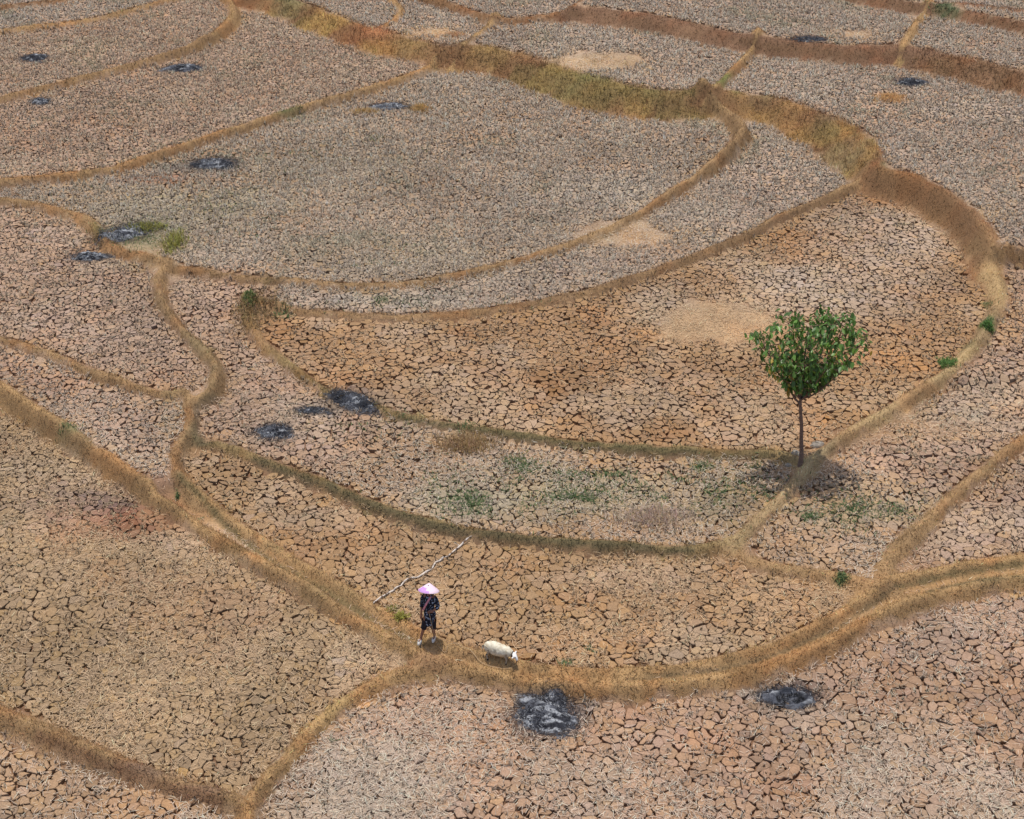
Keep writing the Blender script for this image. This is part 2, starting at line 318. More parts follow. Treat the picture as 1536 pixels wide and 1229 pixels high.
# dark ditch growth and path rut, plus painted shade on bank sides: colour, half width, spots
DITCH_SHADE = [((.14,.105,.05),.08,[(270,722),(300,750),(345,795),(400,835),(470,877),(540,918),(590,948),(630,968)],.9),
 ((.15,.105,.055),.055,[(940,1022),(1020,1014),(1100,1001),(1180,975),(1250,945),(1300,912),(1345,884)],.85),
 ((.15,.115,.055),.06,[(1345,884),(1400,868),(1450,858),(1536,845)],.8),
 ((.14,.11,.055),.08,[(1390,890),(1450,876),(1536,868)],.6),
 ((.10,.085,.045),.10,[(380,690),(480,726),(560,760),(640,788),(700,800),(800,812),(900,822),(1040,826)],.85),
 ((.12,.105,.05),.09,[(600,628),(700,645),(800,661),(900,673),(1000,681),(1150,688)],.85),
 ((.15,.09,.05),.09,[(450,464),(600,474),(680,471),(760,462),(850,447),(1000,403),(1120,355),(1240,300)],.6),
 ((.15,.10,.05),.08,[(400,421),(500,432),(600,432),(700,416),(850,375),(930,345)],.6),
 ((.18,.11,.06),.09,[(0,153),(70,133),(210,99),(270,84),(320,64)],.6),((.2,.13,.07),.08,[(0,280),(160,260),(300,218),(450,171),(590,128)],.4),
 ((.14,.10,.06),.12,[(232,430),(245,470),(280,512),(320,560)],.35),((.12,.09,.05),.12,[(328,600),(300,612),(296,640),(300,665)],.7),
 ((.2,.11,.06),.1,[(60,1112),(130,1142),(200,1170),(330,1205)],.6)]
DITCH_SHADE_L = []
for cc, w_, pp, st in DITCH_SHADE:
    pp = smooth_poly(np.array(pp, float), 4); L_ = []
    for (u_, v_) in pp:
        z0 = .4
        for _ in range(3): a_, b_ = at(u_, v_, z0); z0 = float(grid(LV, a_, b_)) + .05
        L_.append((float(a_), float(b_)))
    DITCH_SHADE_L.append((np.array(cc), w_, np.array(L_), st))
def ditch_shade(c, x, y):
    for cc, w_, L_, st in DITCH_SHADE_L:
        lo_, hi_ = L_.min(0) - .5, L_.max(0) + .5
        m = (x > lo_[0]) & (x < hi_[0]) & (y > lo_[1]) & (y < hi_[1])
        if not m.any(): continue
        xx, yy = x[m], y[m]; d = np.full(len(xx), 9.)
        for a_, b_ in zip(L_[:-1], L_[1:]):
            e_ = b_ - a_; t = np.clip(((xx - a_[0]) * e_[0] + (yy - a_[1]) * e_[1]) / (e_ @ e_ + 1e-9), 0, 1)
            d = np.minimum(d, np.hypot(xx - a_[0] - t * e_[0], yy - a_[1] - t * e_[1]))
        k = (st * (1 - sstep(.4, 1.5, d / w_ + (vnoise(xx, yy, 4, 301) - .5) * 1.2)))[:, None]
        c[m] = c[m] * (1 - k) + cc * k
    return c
cover_g = np.zeros(GX.shape)
for k, (e, s) in enumerate(COVER_E): cover_g = np.maximum(cover_g, s * emask(e, GX, GY, .6, 5 + k, .45))
foot = 1.05 + .5 * (fbm(GX, GY, .9, 3, 41) - .5)
pm_g = sstep(-.06, .12, dist - hw * foot) * (1 - sstep(.5, 1.2, cover_g))     # 1 where the mud has cracked into plates
pm_g *= sstep(.4, .62, boxblur(pm_g, 5))
undul = (fbm(GX, GY, .35, 3, 9) - .5) * .10
relief = (fbm(GX, GY, 2.2, 3, 19) - .5)
H_g = LV + ridge + undul + relief * .10 * sstep(1.5, .4, ND) * np.clip(hwb * 2.2, .5, 2.4) + relief * .06 * sstep(.3, .8, cover_g)

slope_g = np.hypot(*np.gradient(H_g, DG))
def height(x, y): return grid(H_g, x, y)
fcol = np.array([f[3] for f in FIELDS]); scol = np.array([f[4] for f in FIELDS])
fst = np.array([f[5] for f in FIELDS]); flo = np.array([f[6] for f in FIELDS]); fcr = np.array([f[7] for f in FIELDS])
bcol = np.array([b[2] for b in BUNDS])

def soil(x, y, bank=True):
    """colour of soil and litter at a place, painted bank side shade included"""
    x = np.asarray(x, float); y = np.asarray(y, float)
    jx = x + (vnoise(x, y, 2.5, 71) - .5) * .25; jy = y + (vnoise(x, y, 2.5, 72) - .5) * .25
    c = fcol[gridn(lab, x, y)].copy()
    for k, (cc, e, s) in enumerate(BLOB_E):
        m = (np.abs(x - e[0]) < e[2] * 2.2) & (np.abs(y - e[1]) < e[3] * 2.2)
        if m.any():
            w = (s * emask(e, x[m], y[m], .7, 20 + k, .45))[..., None]
            c[m] = c[m] * (1 - w) + cc * w
    n = fbm(x, y, .45, 4, 51)[..., None]
    c = c * (.72 + .56 * n)
    pw = sstep(.55, .72, fbm(x, y, .38, 4, 371))[..., None] * .35
    c = c * (1 - pw) + np.array([.47, .39, .30]) * pw
    c = c * (.82 + .36 * fbm(x, y, 2.4, 2, 53)[..., None])
    g_ = c.mean(-1, keepdims=True); c = (g_ + (c - g_) * .93) * np.array([.86, .82, .755])
    r = sstep(.52, .75, fbm(x, y, .7, 3, 57))[..., None] * .4
    c = c * (1 - r) + c * np.array([1.08, .86, .68]) * r
    if bank:
        nd = grid(ND, jx, jy)
        w = (1 - sstep(.8, 1.3, nd + (fbm(x, y, 2.0, 2, 61) - .5) * .7))[..., None]
        b = bcol[np.clip(gridn(lid, x, y), 0, len(BUNDS) - 1)].copy()
        b = b * (.62 + .60 * fbm(x, y, 1.3, 4, 81)[..., None]) * (.78 + .4 * vnoise(x, y, 5, 83)[..., None])
        ri_ = sstep(.45, .7, grid(hwb, x, y)) * np.where(bcol[np.clip(gridn(lid, x, y), 0, len(BUNDS) - 1)][:, 1] < .125, .15, 1.0)                                # tall risers carry a mixed growth
        q1 = (sstep(.5, .62, fbm(x, y, .75, 3, 361)) * ri_ * .5)[..., None]; b = b * (1 - q1) + np.array([.40, .26, .09]) * q1
        q2 = (sstep(.54, .66, fbm(x, y, .9, 3, 362)) * ri_ * .45)[..., None]; b = b * (1 - q2) + np.array([.17, .15, .055]) * q2
        q = sstep(.5, .7, fbm(x, y, .8, 3, 85))[..., None] * .5
        b = b * (1 - q) + b * np.array([1.05, .78, .62]) * q
        for k, (cc, e, s) in enumerate(BANK_E):
            m = (np.abs(x - e[0]) < e[2] * 2.2) & (np.abs(y - e[1]) < e[3] * 2.2)
            if m.any():
                ww = (s * emask(e, x[m], y[m], .7, 60 + k, .5))[..., None]
                b[m] = b[m] * (1 - ww) + cc * ww
        fr = (.5 * (1 - sstep(.05, .5, grid(dist, x, y) - grid(hw, x, y) + (fbm(x, y, 1.4, 3, 341) - .5) * .9)))[..., None]
        c = c * (1 - fr) + (c * .35 + np.array([.36, .235, .12]) * .65) * fr
        c = c * (1 - w) + b * w
        st_ = (sstep(.5, 1.2, grid(slope_g, x, y)) * .75)[..., None] * w      # steep faces of brown earth, with their shade put into the colour
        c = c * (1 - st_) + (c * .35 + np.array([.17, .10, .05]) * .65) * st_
        c = ditch_shade(c, x, y)
    return np.clip(c, .01, .8)

# ------------------------------------------------------------------ materials
def earth_material(name, bump=.5, scale=30, rough=.95, var=.35, spec=.15):
    m = bpy.data.materials.new(name); m.use_nodes = True
    n = m.node_tree.nodes; l = m.node_tree.links; b = n['Principled BSDF']
    b.inputs['Roughness'].default_value = rough; b.inputs['Specular IOR Level'].default_value = spec
    a = n.new('ShaderNodeAttribute'); a.attribute_name = 'Col'
    tc = n.new('ShaderNodeTexCoord')
    t = n.new('ShaderNodeTexNoise'); t.inputs['Scale'].default_value = scale; t.inputs['Detail'].default_value = 4; t.inputs['Roughness'].default_value = .7
    l.new(tc.outputs['Object'], t.inputs['Vector'])
    mr = n.new('ShaderNodeMapRange'); mr.inputs['From Min'].default_value = .3; mr.inputs['From Max'].default_value = .7
    mr.inputs['To Min'].default_value = 1 - var; mr.inputs['To Max'].default_value = 1 + var
    l.new(t.outputs['Fac'], mr.inputs['Value'])
    mx = n.new('ShaderNodeVectorMath'); mx.operation = 'SCALE'
    l.new(a.outputs['Color'], mx.inputs[0]); l.new(mr.outputs[0], mx.inputs['Scale'])
    l.new(mx.outputs[0], b.inputs['Base Color'])
    if bump:
        bp = n.new('ShaderNodeBump'); bp.inputs['Strength'].default_value = bump; bp.inputs['Distance'].default_value = .02
        l.new(t.outputs['Fac'], bp.inputs['Height']); l.new(bp.outputs[0], b.inputs['Normal'])
    return m
def plain_material(name, c, rough=.8, spec=.2, var=.12, scale=20, c2=None, lo=.45, hi=.55, bump=0):
    m = bpy.data.materials.new(name); m.use_nodes = True
    n = m.node_tree.nodes; l = m.node_tree.links; b = n['Principled BSDF']
    b.inputs['Roughness'].default_value = rough; b.inputs['Specular IOR Level'].default_value = spec
    tc = n.new('ShaderNodeTexCoord')
    t = n.new('ShaderNodeTexNoise'); t.inputs['Scale'].default_value = scale; t.inputs['Detail'].default_value = 4
    l.new(tc.outputs['Object'], t.inputs['Vector'])
    rp = n.new('ShaderNodeValToRGB')
    if c2 is None: c2 = tuple(v * (1 - 2 * var) for v in c); lo, hi = .3, .7
    rp.color_ramp.elements[0].position = lo; rp.color_ramp.elements[1].position = hi
    rp.color_ramp.elements[0].color = (*c2, 1); rp.color_ramp.elements[1].color = (*c, 1)
    l.new(t.outputs['Fac'], rp.inputs[0]); l.new(rp.outputs[0], b.inputs['Base Color'])
    if bump:
        bp = n.new('ShaderNodeBump'); bp.inputs['Strength'].default_value = bump; bp.inputs['Distance'].default_value = .01
        l.new(t.outputs['Fac'], bp.inputs['Height']); l.new(bp.outputs[0], b.inputs['Normal'])
    return m
M_soil = earth_material('dry_soil', .6, 22, .95, .30)
M_plate = earth_material('cracked_mud', .7, 26, .95, .30)
M_bank = earth_material('bank_turf', .9, 34, .95, .42)
M_straw = earth_material('straw', 0, 8, .7, .2, .25)
M_grass = earth_material('dry_grass', 0, 8, .8, .2, .2)
for m in (M_straw, M_grass):                       # thin dry stalks let light through
    n = m.node_tree.nodes; l = m.node_tree.links
    t = n.new('ShaderNodeBsdfTranslucent'); x_ = n.new('ShaderNodeMixShader'); x_.inputs[0].default_value = .4
    l.new(n['Vector Math'].outputs[0], t.inputs[0]); l.new(n['Principled BSDF'].outputs[0], x_.inputs[1]); l.new(t.outputs[0], x_.inputs[2]); l.new(x_.outputs[0], n['Material Output'].inputs[0])
M_ash = earth_material('ash', .9, 30, .9, .45)

def mesh_object(name, V, faces_flat, sizes, C=None, mat=None, parent=None, kind=None, smooth=False):
    me = bpy.data.meshes.new(name)
    V = np.ascontiguousarray(V, np.float32); faces_flat = np.ascontiguousarray(faces_flat, np.int32)
    me.vertices.add(len(V)); me.vertices.foreach_set('co', V.ravel())
    me.loops.add(len(faces_flat)); me.loops.foreach_set('vertex_index', faces_flat)
    nf = len(faces_flat) // sizes if np.isscalar(sizes) else len(sizes)
    tot = np.full(nf, sizes, np.int32) if np.isscalar(sizes) else np.asarray(sizes, np.int32)
    st = np.concatenate([[0], np.cumsum(tot)[:-1]]).astype(np.int32)
    me.polygons.add(nf); me.polygons.foreach_set('loop_start', st)
    try: me.polygons.foreach_set('loop_total', tot)
    except Exception: pass
    me.update(calc_edges=True)
    me.polygons.foreach_set('use_smooth', np.full(nf, bool(smooth)))
    if C is not None:
        at_ = me.color_attributes.new('Col', 'FLOAT_COLOR', 'POINT')
        C4 = np.ones((len(V), 4), np.float32); C4[:, :3] = C; at_.data.foreach_set('color', C4.ravel())
    if mat: me.materials.append(mat)
    o = bpy.data.objects.new(name, me); col.objects.link(o)
    if parent: o.parent = parent
    if kind: o['kind'] = kind
    return o
def empty(name, loc, label, cat, group=None, rz=0):
    o = bpy.data.objects.new(name, None); col.objects.link(o); o.location = loc; o.rotation_euler = (0, 0, rz)
    o.empty_display_size = .2
    o['label'] = label; o['category'] = cat
    if group: o['group'] = group
    return o

# ------------------------------------------------------------------ the ground sheet, cut into ground and banks
ys = np.concatenate([[-900, -300, -100, -30, 0, 10, 15], np.geomspace(18.0, 86, 500), [90, 97, 110, 140, 200, 400, 1000, 3500]])
ts = np.concatenate([[-60, -20, -8, -4, -2.4, -1.7, -1.35], np.linspace(-1.1, 1.1, 500), [1.35, 1.7, 2.4, 4, 8, 20, 60]])
half = np.maximum(6.2 + .32 * np.abs(ys), 7.0)
half[:5] = 10
TX = ts[None, :] * half[:, None]; TY = np.repeat(ys[:, None], len(ts), 1)
tz = grid(H_g, TX, TY); pm = grid(pm_g, TX, TY)
inside = (TX > X0) & (TX < X1) & (TY > Y0) & (TY < Y1)
CRACK = .11
tz = tz - np.where(inside, CRACK * pm, .02)
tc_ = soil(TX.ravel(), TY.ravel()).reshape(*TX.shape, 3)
crack_shade = np.array([.20, .11, .065])                   # crack floor darkened, the shade of the cracks put into its colour
tc_ = tc_ * (1 - pm[..., None] * .85) + crack_shade * pm[..., None] * .85
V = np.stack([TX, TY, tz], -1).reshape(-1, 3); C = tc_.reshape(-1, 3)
nr, nc = TX.shape
J, I = np.meshgrid(np.arange(nr - 1), np.arange(nc - 1), indexing='ij')
a = J * nc + I
Q = np.stack([a, a + 1, a + nc + 1, a + nc], -1).reshape(-1, 4)
cx = V[Q, 0].mean(1); cy = V[Q, 1].mean(1)
ins = (cx > X0) & (cx < X1) & (cy > Y0) & (cy < Y1)
fid = np.where(ins & (gridn(ND, cx, cy) < 1.05), gridn(lid, cx, cy), -1)
def sub_mesh(name, sel, mat, kind):
    q = Q[sel]; u, inv = np.unique(q, return_inverse=True)
    return mesh_object(name, V[u], inv.ravel(), 4, C[u], mat, None, kind, True)
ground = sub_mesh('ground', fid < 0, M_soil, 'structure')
for bi, b in enumerate(BUNDS):
    s = fid == bi
    if s.sum() > 4:
        o = sub_mesh('earth_bank', s, M_bank, 'structure'); o['label'] = b[0]

# ------------------------------------------------------------------ cracked mud plates
SP_ = .218
pxs = np.arange(-36, 36, SP_); pys = np.arange(19.5, 82, SP_)
PX, PY = np.meshgrid(pxs, pys)
PX = PX + (np.arange(PX.shape[0]) % 2)[:, None] * SP_ * .5
JX = PX + (rng.random(PX.shape) - .5) * SP_ * .98; JY = PY + (rng.random(PX.shape) - .5) * SP_ * .98
ids = np.arange(PX.size).reshape(PX.shape)
vis = np.abs(JX) < 5.6 + .31 * JY
mask = grid(pm_g, JX, JY)
use = vis & (mask > .3)
use[:3] = use[-3:] = False; use[:, :3] = use[:, -3:] = False
rj, ri = np.nonzero(use)
sx, sy, sid = JX[rj, ri], JY[rj, ri], ids[rj, ri]
def plate_outline(K):
    th = np.arange(K) / K * 2 * np.pi + .1
    th = th[None, :] + (np.zeros(len(sx)))[:, None]
    r = np.full((len(sx), K), .39)
    cw = fcr[gridn(lab, sx, sy)]
    for dj in (-2, -1, 0, 1, 2):
        for di in (-2, -1, 0, 1, 2):
            if dj == 0 and di == 0: continue
            ox, oy, oid = JX[rj + dj, ri + di], JY[rj + dj, ri + di], ids[rj + dj, ri + di]
            dx, dy = ox - sx, oy - sy; L = np.hypot(dx, dy)
            lo_, hi_ = np.minimum(sid, oid), np.maximum(sid, oid)
            h = ((lo_ * 7919 + hi_ * 104729) % 10007) / 10007.0
            w = np.where(h < .36, .001, .004 + .042 * ((h - .36) / .64) ** 1.8) * cw
            c = (dx[:, None] * np.cos(th) + dy[:, None] * np.sin(th)) / L[:, None]
            lim = np.where(c > .05, (L / 2 - w / 2)[:, None] / np.maximum(c, .05), 9)
            r = np.minimum(r, lim)
    return th, r
def warp(x, y):
    a = (vnoise(x, y, 15, 101) - .5) * .06 + (vnoise(x, y, 3.1, 102) - .5) * .2
    b = (vnoise(x, y, 15, 103) - .5) * .06 + (vnoise(x, y, 3.1, 104) - .5) * .2
    return x + a, y + b
ptone = rng.normal(0, 1, len(sx)); ptilt = rng.normal(0, .022, (len(sx), 2)); pz = rng.normal(0, .006, len(sx))
pcol = soil(sx, sy) * np.clip(1 + .055 * ptone, .8, 1.2)[:, None]
warmth = rng.normal(0, .05, len(sx))
pcol = pcol * np.stack([1 + warmth * .3, np.ones(len(sx)), 1 - warmth], 1)
def plates(sel, K, bevel):
    n = len(sel); th, r = TH[K]; th = th[sel]; r = r[sel]
    ox, oy = sx[sel][:, None], sy[sel][:, None]
    def ring(f):
        x, y = warp(ox + np.cos(th) * r * f, oy + np.sin(th) * r * f); return x, y
    wx, wy = warp(sx[sel], sy[sel])
    def zz(x, y): return height(x, y) - .07 * (1 - grid(pm_g, x, y)) + pz[sel][:, None] + (x - wx[:, None]) * ptilt[sel, 0][:, None] + (y - wy[:, None]) * ptilt[sel, 1][:, None]
    parts = []; cols = []
    zc = height(wx, wy) - .07 * (1 - grid(pm_g, wx, wy)) + pz[sel]
    parts.append(np.stack([wx, wy, zc + .004], -1)[:, None, :]); cols.append(pcol[sel][:, None, :] * 1.02)
    rings = []
    if bevel:
        f = 1 - .012 / np.maximum(r, .05)
        x, y = ring(f); rings.append((x, y, zz(x, y) + .002 + (vnoise(x, y, 14, 7) - .5) * .018, 1.0))
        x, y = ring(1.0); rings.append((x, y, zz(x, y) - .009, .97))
    else:
        x, y = ring(1.0); rings.append((x, y, zz(x, y), 1.0))
    x, y = ring(.93); rings.append((x, y, height(x, y) - CRACK - .02, .75))  # plate foot darkened too, crack shade put into its colour
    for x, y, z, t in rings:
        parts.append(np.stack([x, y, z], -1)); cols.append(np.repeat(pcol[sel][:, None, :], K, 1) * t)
    Vp = np.concatenate(parts, 1); Cp = np.concatenate(cols, 1)
    nv = Vp.shape[1]; k = np.arange(K); k2 = (k + 1) % K
    F = [np.stack([np.zeros(K, int), 1 + k, 1 + k2], 1)]
    for q in range(len(rings) - 1):
        a0 = 1 + q * K; b0 = a0 + K
        F.append(np.stack([a0 + k, b0 + k, b0 + k2], 1)); F.append(np.stack([a0 + k, b0 + k2, a0 + k2], 1))
    F = np.concatenate(F, 0)
    return Vp, Cp, F, nv
TH = {14: plate_outline(14), 7: plate_outline(7)}
order = np.arange(len(sx))
# nearest 300 that lie inside the picture become objects of their own
yb = sy
inframe = np.abs(sx) < .335 * np.hypot(sy, CAM_H) * .985
below = at(768, 1222, 0)[1]
cand = order[inframe & (sy > below)]
near300 = cand[np.argsort(sy[cand])][:300]
rest = np.setdiff1d(order, near300)
Vp, Cp, F, nv = plates(near300, 14, True)
for i in range(len(near300)):
    o = mesh_object('mud_plate', Vp[i], F.ravel(), 3, Cp[i], M_plate, ground)
for name, sel, K, bev in (('mud_plate_cover', rest[sy[rest] < 33], 14, True), ('mud_plate_cover', rest[sy[rest] >= 33], 7, False)):
    Vp, Cp, F, nv = plates(sel, K, bev)
    if name == 'mud_plate_cover' and K == 14: keep = (Vp, Cp, F, nv)
    else:
        def flat(Vp, Cp, F, nv, off):
            n = len(Vp)
            return Vp.reshape(-1, 3), Cp.reshape(-1, 3), (F[None] + (np.arange(n) * nv)[:, None, None]).reshape(-1) + off
        a = flat(*keep, 0); b = flat(Vp, Cp, F, nv, len(a[0]))
        mesh_object('mud_plate_cover', np.concatenate([a[0], b[0]]), np.concatenate([a[2], b[2]]), 3, np.concatenate([a[1], b[1]]), M_plate, ground, 'stuff')

# ------------------------------------------------------------------ blades: straw, stubble and grass
def blades(P, az, lean, length, width, curve, colour, lift=0.0, tipc=1.0):
    """P base points; each blade bends over as it goes out: 5 vertices, 3 triangles"""
    n = len(P)
    d = np.stack([np.cos(az), np.sin(az)], 1); s = np.stack([-np.sin(az), np.cos(az)], 1)
    l1 = lean; l2 = lean + curve
    mid = P + np.concatenate([d * (np.sin(l1) * length * .5)[:, None], (np.cos(l1) * length * .5)[:, None]], 1)
    tip = mid + np.concatenate([d * (np.sin(l2) * length * .5)[:, None] + s * (curve * length * .12)[:, None], (np.cos(l2) * length * .5)[:, None]], 1)
    w = np.concatenate([s * (width / 2)[:, None], np.zeros((n, 1))], 1)
    V = np.stack([P - w, P + w, mid - w * .9, mid + w * .9, tip], 1)
    C = np.stack([colour * .92, colour * .92, colour, colour, colour * tipc], 1)
    F = np.array([[0, 1, 3], [0, 3, 2], [2, 3, 4]])
    return V.reshape(-1, 3), C.reshape(-1, 3), (F[None] + (np.arange(n) * 5)[:, None, None]).reshape(-1)
def spikes(P, az, lean, length, width, colour):
    n = len(P)
    d = np.stack([np.cos(az), np.sin(az)], 1); s = np.stack([-np.sin(az), np.cos(az)], 1)
    tip = P + np.concatenate([d * (np.sin(lean) * length)[:, None], (np.cos(lean) * length)[:, None]], 1)
    w = np.concatenate([s * (width / 2)[:, None], np.zeros((n, 1))], 1)
    V = np.stack([P - w, P + w, tip], 1); C = np.stack([colour * .85, colour * .85, colour * 1.08], 1)
    return V.reshape(-1, 3), C.reshape(-1, 3), np.arange(3 * n)
def join(parts):
    off = 0; Vs, Cs, Fs = [], [], []
    for v, c, f in parts: Vs.append(v); Cs.append(c); Fs.append(f + off); off += len(v)
    return np.concatenate(Vs), np.concatenate(Cs), np.concatenate(Fs)

ASH_PX = [(820,1072,50,36),(1182,1047,46,19),(408,649,30,14),(528,600,42,15),(320,247,40,10),(188,350,42,17),(132,387,33,8),(52,88,23,7),(275,103,33,7),(61,153,19,6),(584,160,32,7),(1213,59,30,5),(1366,124,29,7),(468,617,26,6)]
def near_ash(x, y):
    m = np.zeros(len(x), bool)
    for a, b, c, d in ASH_PX:
        e = ell(a, b, c, d); m |= np.hypot((x - e[0]) / e[2], (y - e[1]) / e[3]) < .95
    return m
def join(parts):
    off = 0; Vs, Cs, Fs = [], [], []
    for v, c, f in parts: Vs.append(v); Cs.append(c); Fs.append(f + off); off += len(v)
    return np.concatenate(Vs), np.concatenate(Cs), np.concatenate(Fs)
# rice stubble: a clump stands on almost every plate
si = np.nonzero(rng.random(len(sx)) < np.clip(.78 * fst[gridn(lab, sx, sy)], 0, 1))[0]
tx, ty = warp(sx[si], sy[si])
ex_n = 42000                                   # extra clumps between
exx = rng.uniform(-30, 30, ex_n); exy = 26 + 57 * rng.random(ex_n) ** .8
k = (np.abs(exx) < 4.6 + .30 * exy) & (grid(pm_g, exx, exy) > .5) & (rng.random(ex_n) < (fst[gridn(lab, exx, exy)] - .2) * (.35 + .65 * sstep(34, 48, exy)))
tx = np.concatenate([tx, exx[k]]); ty = np.concatenate([ty, exy[k]])
k = ~near_ash(tx, ty); tx, ty = tx[k], ty[k]
tlab = gridn(lab, tx, ty)
dens = .55 + .9 * fbm(tx, ty, .3, 3, 131)
nb = np.clip(rng.poisson(8.5 * np.where(ty > 50, .85, 1.0) * dens * fst[tlab]), 1, 13)
rep = np.repeat(np.arange(len(tx)), nb); n = len(rep)
bx = tx[rep] + rng.normal(0, .022, n); by = ty[rep] + rng.normal(0, .022, n)
P = np.stack([bx, by, height(bx, by) - .005], 1)
tone = (rng.normal(1, .16, len(tx)))[rep] * rng.normal(1, .2, n)
sc_ = scol[tlab][rep] * 1.0 + soil(bx, by, False) * .2
grn = sstep(.60, .78, fbm(bx, by, .55, 3, 141)) * .35
sc_ = sc_ * (1 - grn[:, None]) + np.array([.27, .30, .17]) * grn[:, None]
sc_ = np.clip(sc_ * (1.12 + .16 * sstep(38, 55, by))[:, None] * tone[:, None], .03, .78)
far = 1 + .9 * sstep(30, 70, by)
fr_ = sstep(34, 52, by)
azs = rng.uniform(0, 2 * np.pi, n); lns = rng.uniform(.15, 1.3, n) * (1 - .2 * fr_); lgs = rng.uniform(.06, .17, n) * (1 + .25 * fr_); wds = rng.uniform(.010, .018, n) * far
nr_ = by < 40
stub = join([blades(P[nr_], azs[nr_], lns[nr_], lgs[nr_], wds[nr_], rng.uniform(-.1, .7, int(nr_.sum())), sc_[nr_]), spikes(P[~nr_], azs[~nr_], lns[~nr_] + .15, lgs[~nr_], wds[~nr_] * 1.15, sc_[~nr_])])
# dark rotted stumps at the heart of the clumps
m2 = len(tx); r2_ = np.repeat(np.arange(m2), 3); far2 = 1 + .35 * sstep(34, 60, ty[r2_])
qx, qy = tx[r2_] + rng.normal(0, .012, 3 * m2), ty[r2_] + rng.normal(0, .012, 3 * m2)
stump = spikes(np.stack([qx, qy, height(qx, qy) - .005], 1), rng.uniform(0, 2 * np.pi, 3 * m2), rng.uniform(.0, .7, 3 * m2), rng.uniform(.05, .10, 3 * m2) * far2, rng.uniform(.03, .055, 3 * m2) * far2, (np.array([.13, .09, .06]) + .10 * sstep(34, 50, ty[r2_])[:, None]) * rng.normal(1, .2, 3 * m2)[:, None])
stub = join([stub, stump])
mesh_object('rice_stubble', stub[0], stub[2], 3, stub[1], M_straw, None, 'stuff')['label'] = 'pale dry rice stubble standing in clumps all over the cracked fields'

# loose straw lying flat
n = 420000
y_ = 19.5 + (84 - 19.5) * rng.random(n) ** 1.25; x_ = (rng.random(n) * 2 - 1) * (4.6 + .30 * y_)
dl = flo[gridn(lab, x_, y_)] * (.25 + 1.5 * sstep(.4, .75, fbm(x_, y_, .5, 3, 151)))
for (a, b, c, d, s) in [(560,1150,170,90,1.5),(300,820,110,30,1.2),(180,705,90,24,1.2),(560,985,70,30,1.0),(1000,770,80,26,1.0),(260,640,26,46,.8),(1480,1190,100,60,1.0),(870,100,80,16,.8),(645,48,60,14,.8),(80,800,100,60,.5),(1075,482,110,36,.5),(945,350,90,20,1.4),(1075,482,110,36,.9),(1290,655,80,24,.8),(1400,640,110,26,.8),(930,870,110,24,.8),(1285,50,50,12,1),(1480,318,60,14,1),(1330,1150,120,60,.3)]:
    dl = dl + s * emask(ell(a, b, c, d), x_, y_, .8, 33, .4)
k = (rng.random(n) < dl * .72) & (grid(ND, x_, y_) > 1.0) & ~near_ash(x_, y_)
x_, y_ = x_[k], y_[k]; n = len(x_)
P = np.stack([x_, y_, height(x_, y_) + rng.uniform(.006, .03, n)], 1)
c_ = scol[gridn(lab, x_, y_)] * 1.0 + soil(x_, y_, False) * .25
c_ = np.clip(c_ * 1.2 * rng.normal(1, .2, n)[:, None], .05, .78)
far = 1 + .4 * sstep(40, 75, y_)
P = P + 0
loose = blades(P, rng.uniform(0, 2 * np.pi, n), rng.uniform(1.25, 1.6, n), rng.uniform(.07, .24, n), rng.uniform(.010, .0165, n) * far, rng.uniform(-.25, .25, n), c_)
mesh_object('loose_straw', loose[0], loose[2], 3, loose[1], M_straw, None, 'stuff')['label'] = 'loose dry straw scattered flat over the mud'

# short dry grass on the banks
n = 800000
y_ = 19.5 + (84 - 19.5) * rng.random(n) ** 1.15; x_ = (rng.random(n) * 2 - 1) * (4.6 + .30 * y_)
nd = grid(ND, x_, y_)
fringe = grid(cover_g, x_, y_)
k = (nd < 1.05 + rng.normal(0, .35, n)) | (rng.random(n) < fringe * .15)
x_, y_ = x_[k], y_[k]; n = len(x_)
riser = gridn(hwb, x_, y_) > .62
P = np.stack([x_, y_, height(x_, y_) - .01 - CRACK * 0], 1)
c_ = soil(x_, y_) * 1.22 * (.62 + .76 * vnoise(x_, y_, 3.3, 311))[:, None]
c_ = np.clip(c_ * rng.lognormal(0, .38, n)[:, None] * np.stack([np.ones(n), rng.normal(1, .05, n), rng.normal(1, .1, n)], 1), .02, .75)
far = 1 + .5 * sstep(40, 75, y_)
L = rng.uniform(.05, .15, n) * np.where(riser, 2.4, 1.0)
gr = blades(P, rng.uniform(0, 2 * np.pi, n), rng.uniform(.2, 1.2, n), L, rng.uniform(.008, .016, n) * far, rng.uniform(0, .6, n), c_)
mesh_object('dry_grass', gr[0], gr[2], 3, gr[1], M_grass, None, 'stuff')['label'] = 'short dry golden grass growing on the banks'

